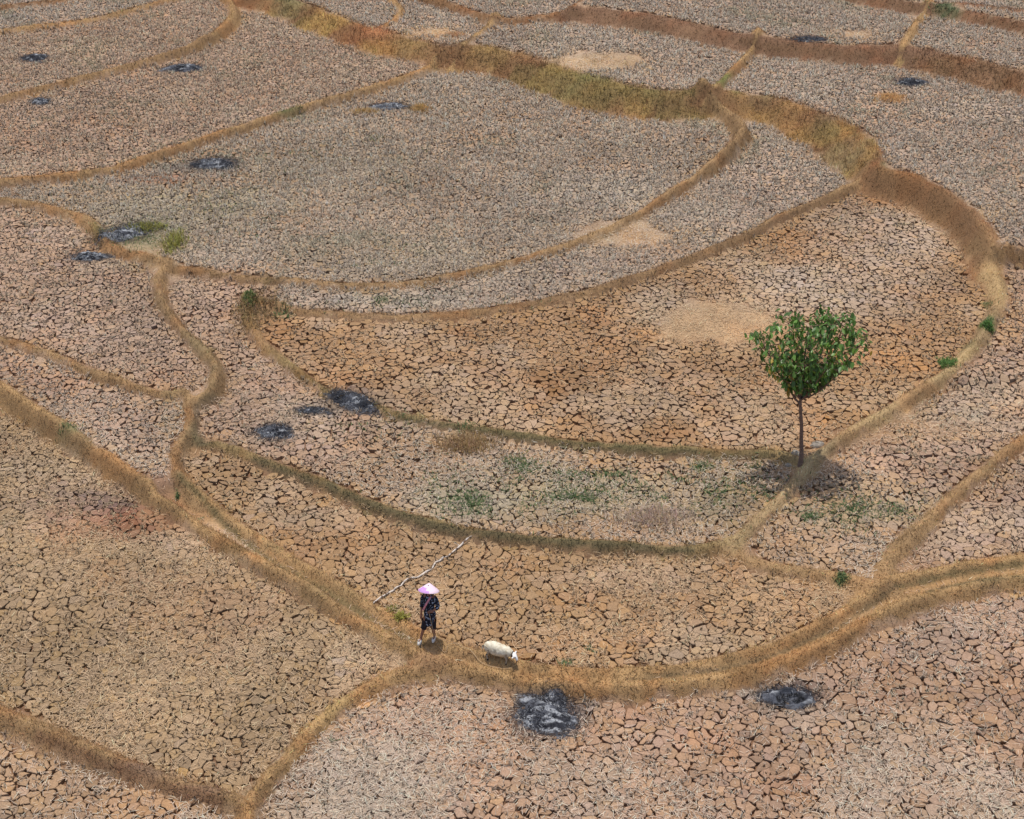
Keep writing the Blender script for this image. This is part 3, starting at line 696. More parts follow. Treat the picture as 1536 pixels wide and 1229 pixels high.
# low green weeds among the plates
WEEDS = [(870,735,240,42,1300),(1060,735,110,34,420),(1280,770,110,36,420),(720,765,70,18,260),(430,250,260,60,700),(330,330,220,40,500),(620,455,200,12,200),(560,640,90,20,120),(120,450,120,50,60),(785,700,34,13,230),(700,748,36,16,230),(660,720,30,12,90),(860,745,40,12,220),(880,752,50,10,160),(770,690,20,10,90),(855,712,20,8,60),(960,700,16,8,80),(1052,700,18,9,140),(1130,700,18,8,60),(1020,735,30,10,80),(1290,765,50,20,160),(1215,775,16,8,110),(1345,765,20,10,70),(1420,548,10,8,90),(1480,456,8,12,90),
         (1480,490,8,6,60),(905,712,40,8,90),(1150,735,30,16,80),(205,350,60,26,420),(450,180,40,6,160),(440,172,20,6,100),(1410,24,24,5,120),(80,470,50,10,0),(570,450,14,6,60),(680,455,16,4,60),(300,300,80,20,160),(430,230,80,16,120),(560,208,20,6,60),(640,225,10,5,30),(380,690,8,5,60),(850,997,10,6,60),(1150,1140,12,8,60),(500,1106,10,7,60),(1262,873,8,7,80),(265,733,8,4,60),(310,780,14,6,70),(105,648,20,6,60),(600,372,60,14,70),(560,395,60,10,70),(885,975,10,4,20),(590,915,10,5,50),(1390,505,6,4,0),(425,470,16,8,80),(700,640,16,6,40)]
parts = []
for (a, b, c, d, cnt) in WEEDS:
    if not cnt: continue
    e = ell(a, b, c, d)
    cnt = int(cnt * 1.6)
    u = rng.normal(0, .5, cnt); v = rng.normal(0, .5, cnt)
    x, y = e[0] + u * e[2], e[1] + v * e[3]
    m_ = fbm(x, y, 1.8, 2, 171) > .42; x, y = x[m_], y[m_]; q = len(x)
    if q == 0: continue
    cc = np.array([.125, .18, .075]) * rng.normal(1, .25, q)[:, None]
    if (a, b) in ((190,342),(590,915)): cc = np.array([.26, .24, .07]) * rng.normal(1, .25, q)[:, None]
    parts.append(blades(np.stack([x, y, height(x, y) - .01], 1), rng.uniform(0, 6.28, q), rng.uniform(.4, 1.35, q), rng.uniform(.07, .16, q), rng.uniform(.014, .028, q), rng.uniform(0, .5, q), np.clip(cc, .01, .6)))
v, c, f = join(parts)
mesh_object('green_weeds', v, f, 3, c, M_grass, None, 'stuff')['label'] = 'low green weeds creeping between the mud plates'

# ------------------------------------------------------------------ helpers for single things
def ground_at(px, py):
    z = .5
    for _ in range(6):
        x, y = at(px, py, z); z = float(height(x, y))
    return float(x), float(y), z
def tube(pts, radii, sides=7, cap=True):
    pts = np.asarray(pts, float); n = len(pts)
    V = []; 
    for i in range(n):
        t = pts[min(i + 1, n - 1)] - pts[max(i - 1, 0)]; t /= np.linalg.norm(t) + 1e-9
        up = np.array([0, 0, 1.]) if abs(t[2]) < .9 else np.array([1., 0, 0])
        a = np.cross(t, up); a /= np.linalg.norm(a); b = np.cross(t, a)
        for k in range(sides):
            an = 2 * math.pi * k / sides
            V.append(pts[i] + (a * math.cos(an) + b * math.sin(an)) * radii[i])
    F = []
    for i in range(n - 1):
        for k in range(sides):
            k2 = (k + 1) % sides
            F.append((i * sides + k, i * sides + k2, (i + 1) * sides + k2, (i + 1) * sides + k))
    if cap:
        F.append(tuple(range(sides))); F.append(tuple((n - 1) * sides + k for k in reversed(range(sides))))
    return V, F
def simple(name, V, F, mat, parent=None, smooth=True):
    me = bpy.data.meshes.new(name); me.from_pydata([tuple(v) for v in V], [], F); me.update()
    if smooth: me.polygons.foreach_set('use_smooth', [True] * len(me.polygons))
    me.materials.append(mat)
    o = bpy.data.objects.new(name, me); col.objects.link(o)
    if parent: o.parent = parent
    return o
def merge(lst):
    V, F = [], []
    for v, f in lst:
        o = len(V); V += list(v); F += [tuple(i + o for i in q) for q in f]
    return V, F

# ------------------------------------------------------------------ ash heaps
ASH_LABEL = ['largest heap of burnt straw, grey and black, just below the bank near the sheep',
 'burnt straw heap with black hollow ringed by pale ash, lower right',
 'small pointed ash heap with white streaks left of the centre',
 'long slanting strip of black ash on the bank edge left of the centre',
 'wide dark ash heap at the left edge of the big grey field',
 'flat grey ash bed inside yellow green grass at the bank bend',
 'ash heap with white top just below the grassy bank bend',
 'blackened ash heap far left in the upper left field',
 'dark ash heap with a pale left tail beside the hooking bank',
 'smallest ash heap with a pale top at the left edge',
 'bluish grey ash between two yellow straw heaps',
 'thin black ash strip on the edge of the long red riser',
 'dark bluish ash heap in the upper right field beside the orange straw',
 'thin smear of ash between the two black heaps left of the centre']
PALE = [.35, .3, .4, .12, .3, .6, .55, .2, .3, .6, .7, .1, .15, .3]
for i, ((a, b, c, d), lb, pale) in enumerate(zip(ASH_PX, ASH_LABEL, PALE)):
    x0, y0, z0 = ground_at(a, b)
    e = ell(a, b, c, d); rx, ry = e[2], e[3] * .88
    root = empty('ash_heap', (x0, y0, z0), lb, 'ash heap', 'heaps of burnt straw on the fields')
    NR, NA = 34, 100
    hgt = min(.12 + .12 * rx, .24) * (.3 if i in (3, 5, 10, 11, 13) else .7)
    th = np.arange(NA) / NA * 2 * np.pi
    rr_ = np.arange(NR + 1) / NR
    RR, THH = np.meshgrid(rr_, th, indexing='ij')
    out = 1 + (vnoise(np.cos(THH) * 1.5 + i * 7, np.sin(THH) * 1.5, 1.2, 201) - .5) * .75
    slant = -.5 if i == 3 else (.35 if i in (5,) else 0)
    lx = np.cos(THH) * RR * rx * out; ly = np.sin(THH) * RR * ry * out
    lx2 = lx + slant * 0; ly = ly + lx * slant
    if i == 2: ly = ly * (1 + .45 * lx / rx)
    wx_, wy_ = x0 + lx, y0 + ly
    nz = fbm(wx_, wy_, 3.5, 4, 211)
    zz_ = hgt * (1 - sstep(0, 1, RR)) * (.55 + .9 * nz) + ((nz - .5) * .10 + (fbm(wx_, wy_, 11, 3, 215) - .5) * .13) * (1 - RR ** 3)
    if i == 1:
        hollow = 1 - sstep(.42, .66, np.hypot((lx - .05 * rx) / rx, (ly + .2 * ry) / ry))
        zz_ = zz_ * (1 - .85 * hollow)
        zz_ += .07 * np.exp(-((np.hypot((lx - .05 * rx) / rx, (ly + .3 * ry) / ry) - .6) / .15) ** 2)
    gz = height(wx_, wy_) - z0
    zz_ = gz + zz_ - .03 * sstep(.8, 1.0, RR)
    streak = fbm(wx_ + 1.4 * wy_ * 0, wy_ * 2.4, 4.5, 3, 221 + i)
    w_ = sstep(.52, .68, streak + (pale - .35) * .35) * (1 - sstep(.55, 1.0, RR)) 
    if i == 1: w_ = w_ * (1 - hollow)
    blk = np.array([.030, .031, .037]); gry = np.array([.10, .105, .12]); wht = np.array([.40, .41, .42])
    cc = blk + (gry - blk) * sstep(.3, .7, fbm(wx_, wy_, 3, 3, 231))[..., None] * (1.0 if i not in (5, 10) else 1.8)
    cc = cc + (wht - cc) * (w_ * .75)[..., None]
    edge = sstep(.82, 1.0, RR + (vnoise(wx_, wy_, 7, 5) - .5) * .3)[..., None]
    cc = cc * (1 - edge * .5) + soil(wx_.ravel(), wy_.ravel()).reshape(cc.shape) * edge * .3
    Vv = np.stack([lx, ly, zz_], -1).reshape(-1, 3)
    J_, I_ = np.meshgrid(np.arange(NR), np.arange(NA), indexing='ij'); I2 = (I_ + 1) % NA
    Qd = np.stack([J_ * NA + I_, (J_ + 1) * NA + I_, (J_ + 1) * NA + I2, J_ * NA + I2], -1).reshape(-1, 4)
    mesh_object('mound', Vv, Qd.ravel(), 4, cc.reshape(-1, 3), M_ash, root, None, True)
    # charred straw strewn over and round the heap
    q = int(np.clip(2600 * rx * ry, 500, 4200))
    ang = rng.uniform(0, 6.28, q); rad = np.sqrt(rng.random(q)) * (1.0 + .6 * rng.random(q) ** 2.5)
    ux = np.cos(ang) * rad * rx; uy = np.sin(ang) * rad * ry; uy = uy + ux * slant
    if i == 2: uy = uy * (1 + .45 * ux / rx)
    hz = hgt * (1 - sstep(0, 1, rad)) * 1.0
    gzz = height(x0 + ux, y0 + uy) - z0
    cb = np.where(rng.random(q)[:, None] < .05 + .16 * pale, np.array([.32, .33, .35]), np.where(rng.random(q)[:, None] < .45, np.array([.065, .067, .078]), np.array([.022, .023, .028]))) * rng.normal(1, .25, q)[:, None]
    hl = sstep(.72, 1.15, rad)[:, None]; cb = cb * (1 - hl * .75) + soil(x0 + ux, y0 + uy) * .62 * hl * .75
    if i == 1:
        hc = np.hypot((ux - .05 * rx) / rx, (uy + .2 * ry) / ry) < .55; cb[hc] = .014; hz[hc] *= .3
    bl = blades(np.stack([ux, uy, gzz + hz + .03], 1), rng.uniform(0, 6.28, q), rng.uniform(1.2, 1.6, q), rng.uniform(.05, .15, q), rng.uniform(.010, .018, q), rng.uniform(-.1, .3, q), np.clip(cb, .015, .6))
    mesh_object('charred_straw', bl[0], bl[2], 3, bl[1], M_straw, root, 'stuff')

# ------------------------------------------------------------------ straw heaps and larger tufts
def tuft(name, cat, px, py, rx, ry, cnt, L, c1, label, group=None, up=.5, w=(.012, .02), var=.2, mound=0.0):
    x0, y0, z0 = ground_at(px, py); e = ell(px, py, rx, ry)
    u = np.clip(rng.normal(0, .45, cnt), -1, 1); v = np.clip(rng.normal(0, .45, cnt), -1, 1)
    lx, ly = u * e[2], v * e[3]
    P = np.stack([lx, ly, height(x0 + lx, y0 + ly) - z0 - .01 + mound * np.clip(1 - np.hypot(u, v), 0, 1)], 1)
    cc = np.clip(np.array(c1) * rng.normal(1, var, cnt)[:, None] * np.stack([np.ones(cnt), rng.normal(1, .06, cnt), rng.normal(1, .12, cnt)], 1), .01, .8)
    b = blades(P, rng.uniform(0, 6.28, cnt), rng.uniform(.05, up + .3, cnt), rng.uniform(.5, 1, cnt) * L, rng.uniform(*w, cnt), rng.uniform(0, .8, cnt), cc)
    o = mesh_object(name, b[0], b[2], 3, b[1], M_grass)
    o.location = (x0, y0, z0); o['label'] = label; o['category'] = cat
    if group: o['group'] = group
    return o
tuft('dry_grass_clump', 'dry grass', 700, 668, 52, 17, 1000, .36, (.40, .27, .14), 'tall clump of brown dry grass under the brown field bank', 'tall dry grass clumps', .5)
tuft('dry_grass_clump', 'dry grass', 975, 778, 66, 19, 800, .34, (.50, .38, .28), 'pinkish pale dry grass clump at the right of the green weeds', 'tall dry grass clumps', .6)
tuft('grass_hummock', 'grass', 386, 462, 44, 34, 1300, .18, (.25, .175, .09), 'bushy hummock of brown and green grass at the left tip of the crescent field', None, 1.3, (.014, .026), .5, .05)
tuft('green_sprig', 'weeds', 374, 448, 12, 10, 160, .2, (.16, .20, .07), 'bright green sprig on the upper left of the grass hummock', None, .8, (.02, .04), .25, .2)
tuft('green_grass_clump', 'grass', 262, 366, 18, 17, 420, .35, (.33, .31, .09), 'yellow green grass clump right of the flat grey ash bed', 'green grass clumps', .5, (.018, .03), .3)
tuft('green_grass_clump', 'grass', 222, 343, 28, 8, 380, .3, (.28, .26, .08), 'yellow green grass strip along the top of the flat grey ash bed', 'green grass clumps', .5, (.018, .03), .3)
tuft('green_grass_clump', 'grass', 1422, 547, 11, 9, 420, .2, (.13, .22, .06), 'small green grass clump beside the path right of the tree', 'green grass clumps', .9, (.02, .04))
tuft('green_grass_clump', 'grass', 1482, 488, 8, 6, 320, .18, (.10, .19, .05), 'small green grass clump on the curved bank at the right edge', 'green grass clumps', .9, (.02, .04))
tuft('yellow_weed', 'weed', 602, 926, 10, 6, 180, .18, (.36, .33, .08), 'small yellow green weed on the bank just left of the farmer', None, .8, (.02, .04))
tuft('straw_heap', 'straw heap', 1335, 148, 26, 7, 900, .2, (.60, .38, .18), 'small orange straw heap in the upper right field', 'straw heaps', 1.4, (.012, .022), .15, .12)
tuft('straw_heap', 'straw heap', 547, 168, 22, 4, 500, .2, (.50, .33, .14), 'thin yellow straw heap left of the bluish ash', 'straw heaps', 1.4, (.012, .022), .15, .06)
tuft('straw_heap', 'straw heap', 630, 164, 18, 7, 600, .2, (.50, .32, .13), 'round yellow straw heap right of the bluish ash', 'straw heaps', 1.4, (.012, .022), .15, .12)
tuft('straw_heap', 'straw heap', 682, 53, 22, 4, 500, .2, (.62, .40, .22), 'bright flat straw heap above the grassy riser', 'straw heaps', 1.4, (.012, .022), .15, .06)

# ------------------------------------------------------------------ stones by the tree
M_stone = plain_material('stone', (.36, .31, .25), .95, .1, .2, 12, bump=.5)
def stone(px, py, w, d, h, label):
    x0, y0, z0 = ground_at(px, py); V, F = [], []
    NA, NB = 12, 6
    for j in range(NB + 1):
        ph = math.pi / 2 * j / NB
        for k in range(NA):
            t = 2 * math.pi * k / NA; r = math.cos(ph) ** .5
            n_ = .8 + .4 * float(vnoise(math.cos(t) * 2 + px, math.sin(t) * 2 + j * .3, 1, 3))
            V.append((math.cos(t) * r * w * n_, math.sin(t) * r * d * n_, -.03 + h * math.sin(ph) * n_))
    for j in range(NB):
        for k in range(NA): F.append((j * NA + k, j * NA + (k + 1) % NA, (j + 1) * NA + (k + 1) % NA, (j + 1) * NA + k))
    o = simple('flat_stone', V, F, M_stone, smooth=False); o.location = (x0, y0, z0); o['label'] = label; o['category'] = 'stone'; o['group'] = 'flat stones at the foot of the tree'
stone(1226, 668, .2, .16, .12, 'flat pale stone behind and right of the tree trunk')
stone(1194, 681, .17, .14, .1, 'flat pale stone touching the left of the tree trunk')
stone(1184, 690, .1, .08, .06, 'smallest pale stone in front and left of the tree trunk')

# ------------------------------------------------------------------ the tree
M_bark = plain_material('bark', (.26, .17, .13), .9, .1, .25, 25, bump=.6)
M_leaf = bpy.data.materials.new('leaf'); M_leaf.use_nodes = True
nt = M_leaf.node_tree; b = nt.nodes['Principled BSDF']; a_ = nt.nodes.new('ShaderNodeAttribute'); a_.attribute_name = 'Col'
nt.links.new(a_.outputs['Color'], b.inputs['Base Color']); b.inputs['Roughness'].default_value = .42; b.inputs['Specular IOR Level'].default_value = .5
tr = nt.nodes.new('ShaderNodeBsdfTranslucent'); ms = nt.nodes.new('ShaderNodeMixShader'); ms.inputs[0].default_value = .22
nt.links.new(a_.outputs['Color'], tr.inputs[0]); nt.links.new(b.outputs[0], ms.inputs[1]); nt.links.new(tr.outputs[0], ms.inputs[2])
nt.links.new(ms.outputs[0], nt.nodes['Material Output'].inputs[0])
tx0, ty0, tz0 = ground_at(1201, 694)
tree = empty('young_tree', (tx0, ty0, tz0), 'lone young tree with a slender forked trunk and dark green heart shaped crown', 'tree')
trunk = [(0, 0, -.1), (.0, 0, .3), (-.05, .02, .8), (-.10, 0, 1.3), (-.17, .02, 1.75), (-.20, 0, 2.05)]
V, F = tube(smooth_poly(trunk, 4), np.linspace(.065, .036, 21) * (1 + .6 * np.exp(-np.linspace(0, 1, 21) * 14)), 9)
simple('trunk', V, F, M_bark, tree)
tips = []
def limb(p0, p1, r0, r1, bend=(0, 0, 0), n=6):
    P0, P1 = np.array(p0, float), np.array(p1, float); pts = []
    for i in range(n + 1):
        t = i / n; pts.append(P0 * (1 - t) + P1 * t + np.array(bend) * math.sin(math.pi * t) + (rng.normal(0, .02, 3) if 0 < i < n else 0))
    return pts, np.linspace(r0, r1, n + 1)
# crown outline: radius as a function of height, tilted so the tip sits at the fork
def crown_r(z):                              # z local metres
    t = np.clip((z - 1.95) / 2.75, 0, 1)
    return 1.62 * np.where(t < .70, .05 + .95 * (t / .70) ** 1.0, np.sqrt(np.clip(1 - ((t - .70) / .34) ** 2, 0, 1)) * .8 + .2)
fork = np.array([-.20, 0, 2.03])
br_parts = []; twig_pts = []
mains = [(-1.45, .1, 3.9), (-.6, .6, 4.0), (-.25, -.1, 4.3), (.45, .35, 4.15), (1.3, -.1, 3.95), (.25, -.8, 3.6), (-.8, -.6, 3.5), (.4, .9, 3.8), (.8, .5, 4.0), (.75, -.6, 3.4)]
for mi, mpt in enumerate(mains):
    pts, rad = limb(fork if mi else (-.17, 0, 1.9), mpt, .032 if mi < 4 else .026, .012, (0, 0, -.12), 8)
    V_, F_ = tube(pts, rad, 6); br_parts.append((V_, F_))
    for t in (.3, .45, .6, .75, .9, 1.0):
        base = pts[int(t * 8)]
        for q in range(4):
            an = rng.uniform(0, 6.28); ln = rng.uniform(.35, .8)
            end = np.array(base) + np.array([math.cos(an) * ln, math.sin(an) * ln * .95, rng.uniform(.0, .6) * ln + .1])
            ctr = -.22 
            rr2 = math.hypot(end[0] - ctr, (end[1]) * 1.4); lim = float(crown_r(np.array(end[2]))) * (1.0 + .12 * math.sin(an * 3))
            if end[2] > 4.6: end[2] = 4.6 - rng.random() * .3
            if rr2 > lim: 
                s_ = lim / rr2; end[0] = ctr + (end[0] - ctr) * s_; end[1] *= s_
            p2, r2 = limb(base, end, .009, .004, (0, 0, .03), 3)
            V_, F_ = tube(p2, r2, 4, False); br_parts.append((V_, F_)); twig_pts += [np.array(p) for p in p2[1:]] + [np.array(end)]
V, F = merge(br_parts); simple('branches', V, F, M_bark, tree)
TW = np.array(twig_pts)
leafV, leafC, leafF = [], [], []
nl = 2100
pick = rng.integers(0, len(TW), nl)
lp = TW[pick] + rng.normal(0, .075, (nl, 3))
cen = np.stack([rng.uniform(-1.6, 1.5, 150), rng.uniform(-1.4, 1.4, 150), rng.uniform(2.5, 4.5, 150)], 1)
lp = np.concatenate([lp, cen[rng.integers(0, 150, 1100)] + rng.normal(0, .10, (1100, 3))])
ctr_x = -.22 + 0 * lp[:, 2]
ok = np.hypot(lp[:, 0] - ctr_x, lp[:, 1] * 1.45) < crown_r(lp[:, 2]) * (.9 + .28 * vnoise(np.arctan2(lp[:, 1], lp[:, 0]) * 1.6 + 9, lp[:, 2] * 1.5, 1.3, 351))
ok &= (lp[:, 2] > 2.4) & (lp[:, 2] < 4.2 + .55 * vnoise(lp[:, 0], lp[:, 1], 2.2, 352))
lp = lp[ok]; nl = len(lp)
for p in lp:
    L = rng.uniform(.12, .21); W = L * rng.uniform(.42, .58)
    az = rng.uniform(0, 6.28); droop = rng.uniform(.35, 1.35)
    d = np.array([math.cos(az) * math.cos(droop), math.sin(az) * math.cos(droop), -math.sin(droop)])
    s = np.array([-math.sin(az), math.cos(az), rng.normal(0, .35)]); s /= np.linalg.norm(s); nrm = np.cross(d, s)
    base_i = len(leafV)
    for (u, w_, h_) in ((0, 0, 0), (.3, .5, .03), (.3, -.5, .03), (.65, .42, .0), (.65, -.42, .0), (1, 0, -.06), (.3, 0, -.02), (.65, 0, -.04)):
        leafV.append(p + d * L * u + s * W * w_ + nrm * L * h_)
    yel = rng.random() < .02 or (rng.random() < .25 and p[0] < -.6 and p[2] < 3.2)
    g = rng.random()
    c = np.array([.095, .185, .034]) * (.6 + .9 * g) + (np.array([.02, .03, 0]) if g > .8 else 0)
    if yel: c = np.array([.45, .30, .04]) * rng.uniform(.6, 1)
    leafC += [c] * 8
    for f_ in ((0, 6, 1), (0, 2, 6), (1, 6, 7, 3), (6, 2, 4, 7), (3, 7, 5), (7, 4, 5)): leafF.append(tuple(base_i + q for q in f_))
flat_ = [i for f_ in leafF for i in f_]
mesh_object('crown', np.array(leafV), np.array(flat_), np.array([len(f_) for f_ in leafF]), np.array(leafC), M_leaf, tree)

# ------------------------------------------------------------------ bare branch lying on the mud
M_pale = plain_material('peeled_wood', (.60, .52, .44), .85, .15, .15, 9, (.17, .12, .09), .42, .5)
bpx = [(560,906),(578,894),(597,884),(612,873),(628,868),(645,858),(656,845),(672,836),(690,820),(702,812)]
gp = [ground_at(*p) for p in bpx]
x0, y0, z0 = gp[0]
gp = [(a - x0, b - y0, c - z0 + .035 + .02 * (i % 2)) for i, (a, b, c) in enumerate(gp)]
fb = empty('fallen_branch', (x0, y0, z0), 'long thin pale bare branch lying slanted on the cracked mud above the farmer', 'branch')
sp_ = smooth_poly(gp, 3); sp_[1:-1] += rng.normal(0, .012, sp_[1:-1].shape)
for (a_, b_) in ((0, 6), (5, 12), (11, 16), (15, 21), (20, 26), (25, len(sp_))):       # it has snapped into pieces
    seg = sp_[a_:b_] + np.array([rng.normal(0, .02), rng.normal(0, .02), 0])
    V, F = tube(seg, np.linspace(.018, .026, len(seg)), 7); simple('stem', V, F, M_pale, fb)
for (i, dx, dy, r) in ((13, .10, .08, .012), (24, -.14, .08, .012), (26, .16, .12, .013)):
    p = sp_[i]; V, F = tube([p, p + np.array([dx * .6, dy * .6, .04]), p + np.array([dx, dy, .02])], [r, r * .8, r * .5], 5)
    simple('twig', V, F, M_pale, fb)

# ------------------------------------------------------------------ the farmer
M_skin = plain_material('skin', (.30, .14, .09), .6, .3, .08, 9)
M_hair = plain_material('hair', (.02, .016, .014), .6, .3, .2, 40)
M_dress = plain_material('flowered_cloth', (.30, .36, .46), .85, .1, .1, 21, (.014, .016, .026), .55, .61)
M_dark = plain_material('dark_trousers', (.035, .032, .04), .9, .1, .2, 15)
M_pink = plain_material('pink_cloth', (.70, .30, .36), .85, .1, .1, 15)
M_hat = plain_material('pale_pink_hat', (.83, .64, .72), .7, .2, .04, 20)
M_hat2 = plain_material('lilac_panel', (.60, .32, .66), .7, .2, .04, 20)
M_shoe = plain_material('pale_sandal', (.72, .68, .62), .7, .2, .1, 20)
def skin_body(name, joints, edges, mat, parent, levels=2, root=0):
    me = bpy.data.meshes.new(name); me.from_pydata([j[0] for j in joints], edges, []); me.materials.append(mat)
    o = bpy.data.objects.new(name, me); col.objects.link(o)
    sm = o.modifiers.new('skin', 'SKIN'); sm.use_smooth_shade = True
    if not me.skin_vertices: 
        import bmesh
        bm = bmesh.new(); bm.from_mesh(me); bm.verts.layers.skin.verify(); bm.to_mesh(me); bm.free()
    for i, (p, r) in enumerate(joints):
        sv = me.skin_vertices[0].data[i]; sv.radius = (r, r) if np.isscalar(r) else r; sv.use_root = (i == root); 
    ss = o.modifiers.new('smooth', 'SUBSURF'); ss.levels = levels; ss.render_levels = levels
    if parent: o.parent = parent
    return o
fx, fy, fz = ground_at(646, 962)
FROT = R(-12)
person = empty('person', (fx, fy, fz), 'person in a pink conical hat and dark flowered dress walking along the bank', 'person', None, FROT)
# local frame: x image right, -y towards the camera (facing)
J = [((0, 0, .80), (.12, .09)), ((0, .0, .98), (.105, .08)), ((0, .005, 1.16), (.135, .085)), ((0, .01, 1.29), (.11, .07)), ((0, 0, 1.36), .045), ((0, -.015, 1.43), (.07, .085)), ((0, -.015, 1.52), (.055, .07)),
     ((-.09, 0, .76), .085), ((-.14, -.07, .44), .055), ((-.24, -.08, .12), .038), ((-.25, -.09, .05), .036), ((-.27, -.20, .03), (.035, .022)),
     ((.08, .01, .76), .085), ((.075, -.03, .44), .055), ((.09, .07, .12), .038), ((.09, .075, .05), .036), ((.085, -.03, .03), (.035, .022)),
     ((-.16, .0, 1.27), .05), ((-.20, .0, 1.02), .04), ((-.215, -.07, .82), .028),
     ((.16, .0, 1.27), .05), ((.23, .0, 1.04), .04), ((.13, -.15, .98), .028)]
E = [(0, 1), (1, 2), (2, 3), (3, 4), (4, 5), (5, 6), (0, 7), (7, 8), (8, 9), (9, 10), (10, 11), (0, 12), (12, 13), (13, 14), (14, 15), (15, 16), (3, 17), (17, 18), (18, 19), (3, 20), (20, 21), (21, 22)]
skin_body('body', J, E, M_skin, person)
def hand(base, d, side):
    base = np.array(base); d = np.array(d, float); d /= np.linalg.norm(d)
    s = np.cross(d, (0, 1, 0)); s /= np.linalg.norm(s)
    parts = [tube([base - d * .02, base + d * .03, base + d * .075], [.022, .03, .027], 8)]
    for k, (off, ln) in enumerate(((-.024, .06), (-.008, .072), (.008, .068), (.023, .052))):
        p = base + d * .07 + s * off; c = p + d * ln * .5 + np.array([0, -.006, 0]); t_ = p + d * ln + np.array([0, -.025, 0])
        parts.append(tube([p, c, t_], [.0095, .0085, .006], 6))
    p = base + d * .02 + s * side * .024; parts.append(tube([p, p + d * .03 + s * side * .022, p + d * .06 + s * side * .026], [.011, .009, .007], 6))
    V, F = merge(parts); simple('hand', V, F, M_skin, person)
hand((-.215, -.07, .82), (-.02, -.2, -1), 1)
hand((.13, -.15, .98), (-1, -.25, -.05), -1)
# face
Vf, Ff = merge([tube([(0, -.095, 1.47), (0, -.115, 1.44), (0, -.10, 1.43)], [.008, .014, .008], 6)]); simple('nose', Vf, Ff, M_skin, person)
for s_ in (-1, 1):
    Vf, Ff = tube([(s_ * .03 - .012, -.098, 1.475), (s_ * .03 + .012, -.098, 1.475)], [.006, .006], 6); simple('eye', Vf, Ff, M_hair, person)
    Vf, Ff = tube([(s_ * .072, 0, 1.49), (s_ * .082, .005, 1.46), (s_ * .07, 0, 1.43)], [.006, .012, .006], 6); simple('ear', Vf, Ff, M_skin, person)
Vf, Ff = tube([(-.022, -.092, 1.395), (0, -.098, 1.393), (.022, -.092, 1.395)], [.004, .007, .004], 6); simple('mouth', Vf, Ff, M_pink, person)
def loft(rings, n=20, close_top=False):
    V, F = [], []
    for (cx_, cy_, z_, rx_, ry_) in rings:
        for k in range(n):
            t = 2 * math.pi * k / n; fold = 1 + .035 * math.sin(t * 5 + z_ * 9)
            V.append((cx_ + math.cos(t) * rx_ * fold, cy_ + math.sin(t) * ry_ * fold, z_))
    for j in range(len(rings) - 1):
        for k in range(n): F.append((j * n + k, j * n + (k + 1) % n, (j + 1) * n + (k + 1) % n, (j + 1) * n + k))
    return V, F
V, F = loft([(0, .03, 1.535, .02, .02), (0, .025, 1.525, .06, .07), (0, .022, 1.49, .083, .09), (0, .03, 1.44, .085, .09), (0, .045, 1.38, .07, .06), (0, .05, 1.36, .03, .03)], 18); simple('hair', V, F, M_hair, person)
V, F = loft([(-.015, -.02, .50, .125, .115), (-.01, -.015, .58, .14, .12), (0, 0, .70, .155, .125), (0, 0, .80, .165, .13), (0, 0, .92, .145, .115), (0, 0, 1.0, .135, .105), (0, 0, 1.12, .165, .115), (0, .005, 1.22, .175, .11), (0, .01, 1.29, .165, .095), (0, .01, 1.33, .10, .07), (0, .0, 1.36, .06, .055)], 24)
simple('dress', V, F, M_dress, person)
for pts_, r_ in (([(-.13, .0, 1.29), (-.175, 0, 1.22), (-.195, 0, 1.08), (-.205, -.02, .98)], [.06, .065, .06, .06]), ([(.13, 0, 1.29), (.18, 0, 1.22), (.225, 0, 1.08), (.232, -.01, 1.02), (.19, -.07, 1.0)], [.06, .066, .06, .058, .05])):
    V, F = tube(smooth_poly(pts_, 3), np.interp(np.linspace(0, 1, (len(pts_) - 1) * 3 + 1), np.linspace(0, 1, len(r_)), r_), 12, False); simple('sleeve', V, F, M_dress, person)
for (a1, a2) in (((-.105, -.03, .60), (-.165, -.075, .38)), ((.08, .005, .60), (.086, .01, .38))):
    V, F = tube([a1, tuple((np.array(a1) + np.array(a2)) / 2), a2], [.10, .088, .078], 12, False); simple('trouser_leg', V, F, M_dark, person)
for (q, yaw) in (((-.265, -.145, .015), .1), ((.087, .02, .015), 0)):
    V, F = loft([(q[0], q[1], .0, .05, .13), (q[0], q[1], .02, .052, .135), (q[0], q[1] - .02, .05, .045, .10), (q[0], q[1] - .03, .065, .025, .05)], 14); 
    F.append(tuple(range(14))); simple('sandal', V, F, M_shoe, person)
V = []; F = []
strap = [(.07, -.06, 1.335), (.03, -.105, 1.28), (-.03, -.13, 1.18), (-.08, -.13, 1.08), (-.125, -.11, .98), (-.16, -.08, .92)]
sp2 = smooth_poly(strap, 3)
for p in sp2:
    V += [(p[0] - .026, p[1] - .012, p[2] + .012), (p[0] + .026, p[1] - .014, p[2] + .006), (p[0] + .026, p[1] + .0, p[2] + .006), (p[0] - .026, p[1] + .0, p[2] + .012)]
for j in range(len(sp2) - 1):
    for k in range(4): F.append((j * 4 + k, j * 4 + (k + 1) % 4, (j + 1) * 4 + (k + 1) % 4, (j + 1) * 4 + k))
simple('sash', V, F, M_pink, person)
